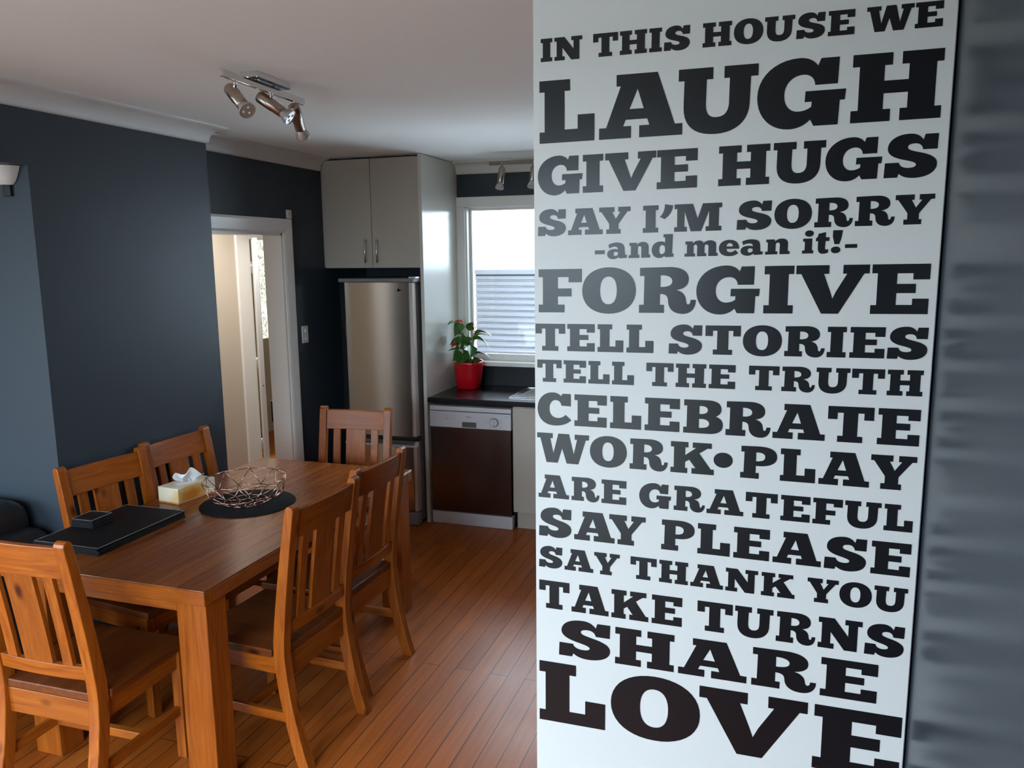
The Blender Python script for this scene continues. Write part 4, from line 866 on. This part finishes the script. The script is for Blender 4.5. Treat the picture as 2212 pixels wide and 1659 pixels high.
# ------------------------------------------------------------------ chairs
CW, CD, CZ = 0.44, 0.43, 0.462
YK = -0.205                                  # rear face of the uprights at seat height
def stile_y(z):                              # rear face along the curved upright
    if z <= 0.46:
        t = (0.46 - z) / 0.46; return YK - 0.085 * t ** 1.7
    t = (z - 0.46) / 0.55; return YK - 0.075 * t ** 1.25
def make_chair():
    t = thing('dining_chair', 'x', 'chair')
    D = 0.048; TW = 0.042
    for s in (-1, 1):
        b = MB(); zs = [0, .06, .12, .2, .28, .36, .44, .5, .58, .68, .78, .88, .96, .995]
        x0, x1 = (CW / 2 - TW, CW / 2) if s > 0 else (-CW / 2, -CW / 2 + TW)
        rings = []
        for z in zs:
            d = D if z < .5 else D - 0.012 * (z - .5) / .5
            y = stile_y(z)
            rings.append([b.bm.verts.new(p) for p in ((x0, y, z), (x1, y, z), (x1, y + d, z), (x0, y + d, z))])
        for q, A in enumerate(rings[:-1]):
            B = rings[q + 1]
            for k in range(4): b.bm.faces.new((A[k], A[(k + 1) % 4], B[(k + 1) % 4], B[k]))
        b.bm.faces.new(list(reversed(rings[0])))
        yt = stile_y(.995); d = .036; dy = yt
        last = rings[-1]; arc = []
        for a in (35, 65, 90, 115, 145):
            c = math.cos(math.radians(a)); sn = math.sin(math.radians(a))
            arc.append([b.bm.verts.new((x, dy + d / 2 - c * d / 2 * 0.98, .995 + .016 * sn)) for x in (x0, x1)])
        seq = [[last[0], last[1]]] + arc + [[last[3], last[2]]]
        for A, B in zip(seq, seq[1:]): b.bm.faces.new((A[0], A[1], B[1], B[0]))
        b.bm.faces.new([q[0] for q in seq]); b.bm.faces.new([q[1] for q in reversed(seq)])
        bmesh.ops.recalc_face_normals(b.bm, faces=b.bm.faces[:])
        es = [e for e in b.bm.edges if len(e.link_faces) == 2 and e.calc_face_angle(0) > 0.7]
        bmesh.ops.bevel(b.bm, geom=es, offset=.003, segments=2, affect='EDGES', profile=.5)
        b.build('rear_leg', WZ, t)
    for s in (-1, 1):
        x0 = CW / 2 - .042 if s > 0 else -CW / 2
        MB().box(x0 + .002 * s, x0 + .042 + .002 * s - (.002 if s > 0 else 0), CD / 2 - .045, CD / 2 - .004, 0, CZ - .030, .003).build('front_leg', WZ, t)
    xi = CW / 2 - TW
    # seat board, notched between the uprights
    b = MB(); yr = YK + .010
    b.prism([(-xi + .001, yr), (xi - .001, yr), (xi - .001, YK + D + .004), (CW / 2 + .004, YK + D + .004), (CW / 2 + .004, CD / 2 + .012), (-CW / 2 - .004, CD / 2 + .012), (-CW / 2 - .004, YK + D + .004), (-xi + .001, YK + D + .004)], 2, CZ - .030, CZ, .004)
    b.build('seat', SEAT, t)
    def rail(z0, z1, th, mat, nm, curve=.016):
        b = MB(); n = 10
        ym = lambda z: stile_y(z) + .006
        def sect(i):
            u = i / n; x = -xi + 2 * xi * u; c = curve * (1 - (2 * u - 1) ** 2)
            return [(x, ym(z0) - c, z0), (x, ym(z1) - c, z1), (x, ym(z1) - c + th, z1), (x, ym(z0) - c + th, z0)]
        R = [[b.bm.verts.new(p) for p in sect(i)] for i in range(n + 1)]
        for A, B in zip(R, R[1:]):
            for k in range(4): b.bm.faces.new((A[k], A[(k + 1) % 4], B[(k + 1) % 4], B[k]))
        b.bm.faces.new(R[0]); b.bm.faces.new(list(reversed(R[-1])))
        bmesh.ops.recalc_face_normals(b.bm, faces=b.bm.faces[:])
        es = [e for e in b.bm.edges if len(e.link_faces) == 2 and e.calc_face_angle(0) > 1.0]
        bmesh.ops.bevel(b.bm, geom=es, offset=.003, segments=2, affect='EDGES', profile=.5)
        return b.build(nm, mat, t)
    rail(.880, .990, .022, WX, 'top_rail', .010)
    rail(.512, .562, .022, WX, 'lower_rail', .010)
    def slat(xc, wd):
        b = MB(); zs = [.561, .64, .72, .80, .881]; R = []
        for z in zs:
            u = (xc + xi) / (2 * xi); c = .010 * (1 - (2 * u - 1) ** 2)
            y = stile_y(z) + .009 - c
            R.append([b.bm.verts.new(p) for p in ((xc - wd / 2, y, z), (xc + wd / 2, y, z), (xc + wd / 2, y + .015, z), (xc - wd / 2, y + .015, z))])
        for A, B in zip(R, R[1:]):
            for k in range(4): b.bm.faces.new((A[k], A[(k + 1) % 4], B[(k + 1) % 4], B[k]))
        b.bm.faces.new(list(reversed(R[0]))); b.bm.faces.new(R[-1])
        b.build('slat', WZ, t)
    slat(-.117, .040); slat(0, .118); slat(.117, .040)
    MB().box(-xi, xi, YK + .012, YK + .034, CZ - .122, CZ - .032, .002).build('apron', WX, t)
    MB().box(-xi, xi, CD / 2 - .032, CD / 2 - .010, CZ - .100, CZ - .032, .002).build('apron', WX, t)
    for s in (-1, 1):
        x = s * (CW / 2 - .022)
        MB().box(x - .010, x + .010, YK + D - .002, CD / 2 - .044, CZ - .100, CZ - .032, .002).build('apron', WY, t)
        MB().box(x - .010, x + .010, stile_y(.19) + D - .002, CD / 2 - .044, .175, .211, .002).build('stretcher', WY, t)
    MB().box(-CW / 2 + .033, CW / 2 - .033, -.012, .012, .177, .209, .002).build('cross_stretcher', WX, t)
    return t
GR = 'pine dining chairs around the table'
chair = make_chair()
# centre x, centre y, facing (rotation of the chair whose front is +y), label
spots = [
 (-2.267, 2.052, math.radians(1.0), 'slat-backed pine chair at the near end of the table, cut by the left edge'),
 (-1.830, 2.520, math.radians(90 - 3.0), 'slat-backed pine chair on the right of the table, nearer the camera'),
 (-1.865, 3.020, math.radians(90 - 2.0), 'slat-backed pine chair on the right of the table, behind the nearer one'),
 (-2.270, 3.785, math.radians(180 + 6.0), 'slat-backed pine chair at the far end of the table, before the fridge'),
 (-2.545, 2.650, math.radians(-90 - 7.0), 'slat-backed pine chair against the dark wall, behind the placemats'),
 (-2.560, 3.145, math.radians(-90 - 3.0), 'slat-backed pine chair against the dark wall, behind the tissue box'),
]
for i, (x, y, rz, lb) in enumerate(spots):
    c = chair if i == 0 else copy_tree(chair)
    c.location = (x, y, 0); c.rotation_euler = (0, 0, rz)
    tag(c, lb, 'chair', GR)

# ------------------------------------------------------------------ things on the table
rm = MB().lathe([(0.001, 0.0), (.209, 0.0), (.211, .002), (.209, .0045), (0.001, .005)], 64, capb=False).build('round_placemat', FELT)
rm.location = (-2.248, 2.945, TZ + .0004)
tag(rm, 'round black woven mat under the wire bowl', 'placemat')
wb = thing('wire_bowl', 'geometric rose-gold wire fruit bowl on the round black mat', 'bowl', (-2.262, 2.950, TZ + .0075), .2)
def ring(nn, r, z, off): return [Vector((r * math.cos(2 * math.pi * (k + off) / nn), r * math.sin(2 * math.pi * (k + off) / nn), z)) for k in range(nn)]
A_, B_, D_, E_ = ring(10, .186, .108, 0), ring(10, .163, .036, .5), ring(10, .100, .002, 0), ring(5, .034, .002, .25)
def wires(pairs, nm, r=.0020):
    b = MB()
    for p, q in pairs: b.tube([p, q], r, 6)
    return b.build(nm, COPPER, wb)
wires([(A_[k], A_[(k + 1) % 10]) for k in range(10)], 'rim', .0021)
wires([(B_[k], A_[k]) for k in range(10)] + [(B_[k], A_[(k + 1) % 10]) for k in range(10)] + [(B_[k], B_[(k + 1) % 10]) for k in range(10)], 'side_wires')
wires([(B_[k], D_[k]) for k in range(10)] + [(B_[k], D_[(k + 1) % 10]) for k in range(10)] + [(D_[k], D_[(k + 1) % 10]) for k in range(10)] + [(D_[2 * k], E_[k]) for k in range(5)] + [(D_[2 * k + 1], E_[k]) for k in range(5)] + [(E_[k], E_[(k + 1) % 5]) for k in range(5)], 'base_wires')
tx = thing('tissue_box', 'cream and orange tissue box on the table beside the wire bowl', 'tissue box', (-2.588, 2.952, TZ + .0005), math.radians(-6))
MB().box(-.062, .062, -.112, .112, 0, .074, .002).build('carton', TISSUEBOX, tx)
MB().lathe([(.001, .0742), (.036, .0746), (.037, .0742)], 24, Matrix.Diagonal((1, 1.7, 1, 1)), capb=False).build('slot_film', TISSUE, tx)
b = MB()
def tis(u, v):
    a = (u - .5) * 2; h = v
    sp = .018 + .050 * h
    return (a * sp * .5 + .006 * math.sin(7 * a + 3 * h) + .012 * h, a * sp + .01 * math.cos(5 * h), .073 + .060 * h * (1 - .45 * abs(a) + .22 * math.sin(6 * a)) )
b.grid(tis, 14, 8)
b.grid(lambda u, v: (.012 * math.sin(5 * u + 1) * v + .022 * v, (u - .5) * (.05 + .05 * v), .073 + .052 * v * (.7 + .3 * math.sin(4 * u))), 12, 6)
b.build('tissue', TISSUE, tx)

def mat_stack(name, x, y, rz, sx, sy, n, th, z0, group, lab, cat):
    bod = None
    for k in range(n):
        o = thing(name, lab(k), cat, (x + random.uniform(-.002, .002), y + random.uniform(-.002, .002), z0 + k * (th + .0003)), rz + random.uniform(-.012, .012), group)
        if bod is None:
            bod = MB().box(-sx / 2, sx / 2, -sy / 2, sy / 2, 0, th, .0008, 1).build('board', MATLEATHER, o)
            b = MB(); e = .0024
            for q in ((-sx / 2 + .001, sx / 2 - .001, -sy / 2 + .001, -sy / 2 + .001 + e), (-sx / 2 + .001, sx / 2 - .001, sy / 2 - .001 - e, sy / 2 - .001), (-sx / 2 + .001, -sx / 2 + .001 + e, -sy / 2 + .001, sy / 2 - .001), (sx / 2 - .001 - e, sx / 2 - .001, -sy / 2 + .001, sy / 2 - .001)):
                b.box(q[0], q[1], q[2], q[3], th - .0002, th + .0002)
            st = b.build('edge_stitching', STITCH, o)
        else:
            c = bod.copy(); C.objects.link(c); c.parent = o
            if k == n - 1: st.parent = o                       # only the topmost shows its pale stitched edge
ORD = ['bottom', 'second from the bottom', 'third from the bottom', 'fourth from the bottom', 'fifth from the bottom', 'topmost']
mat_stack('placemat', -2.545, 2.462, math.radians(0.5), .315, .475, 6, .0046, TZ + .0006, 'black rectangular placemats stacked on the table', lambda k: 'black rectangular placemat on the table, %s of its stack' % ORD[k], 'placemat')
mat_stack('coaster', -2.640, 2.452, math.radians(2), .106, .112, 6, .0052, TZ + .0006 + 6 * .0049 + .0006, 'black coasters stacked on the placemats', lambda k: 'small square black coaster on the placemats, %s of its stack' % ORD[k], 'coaster')
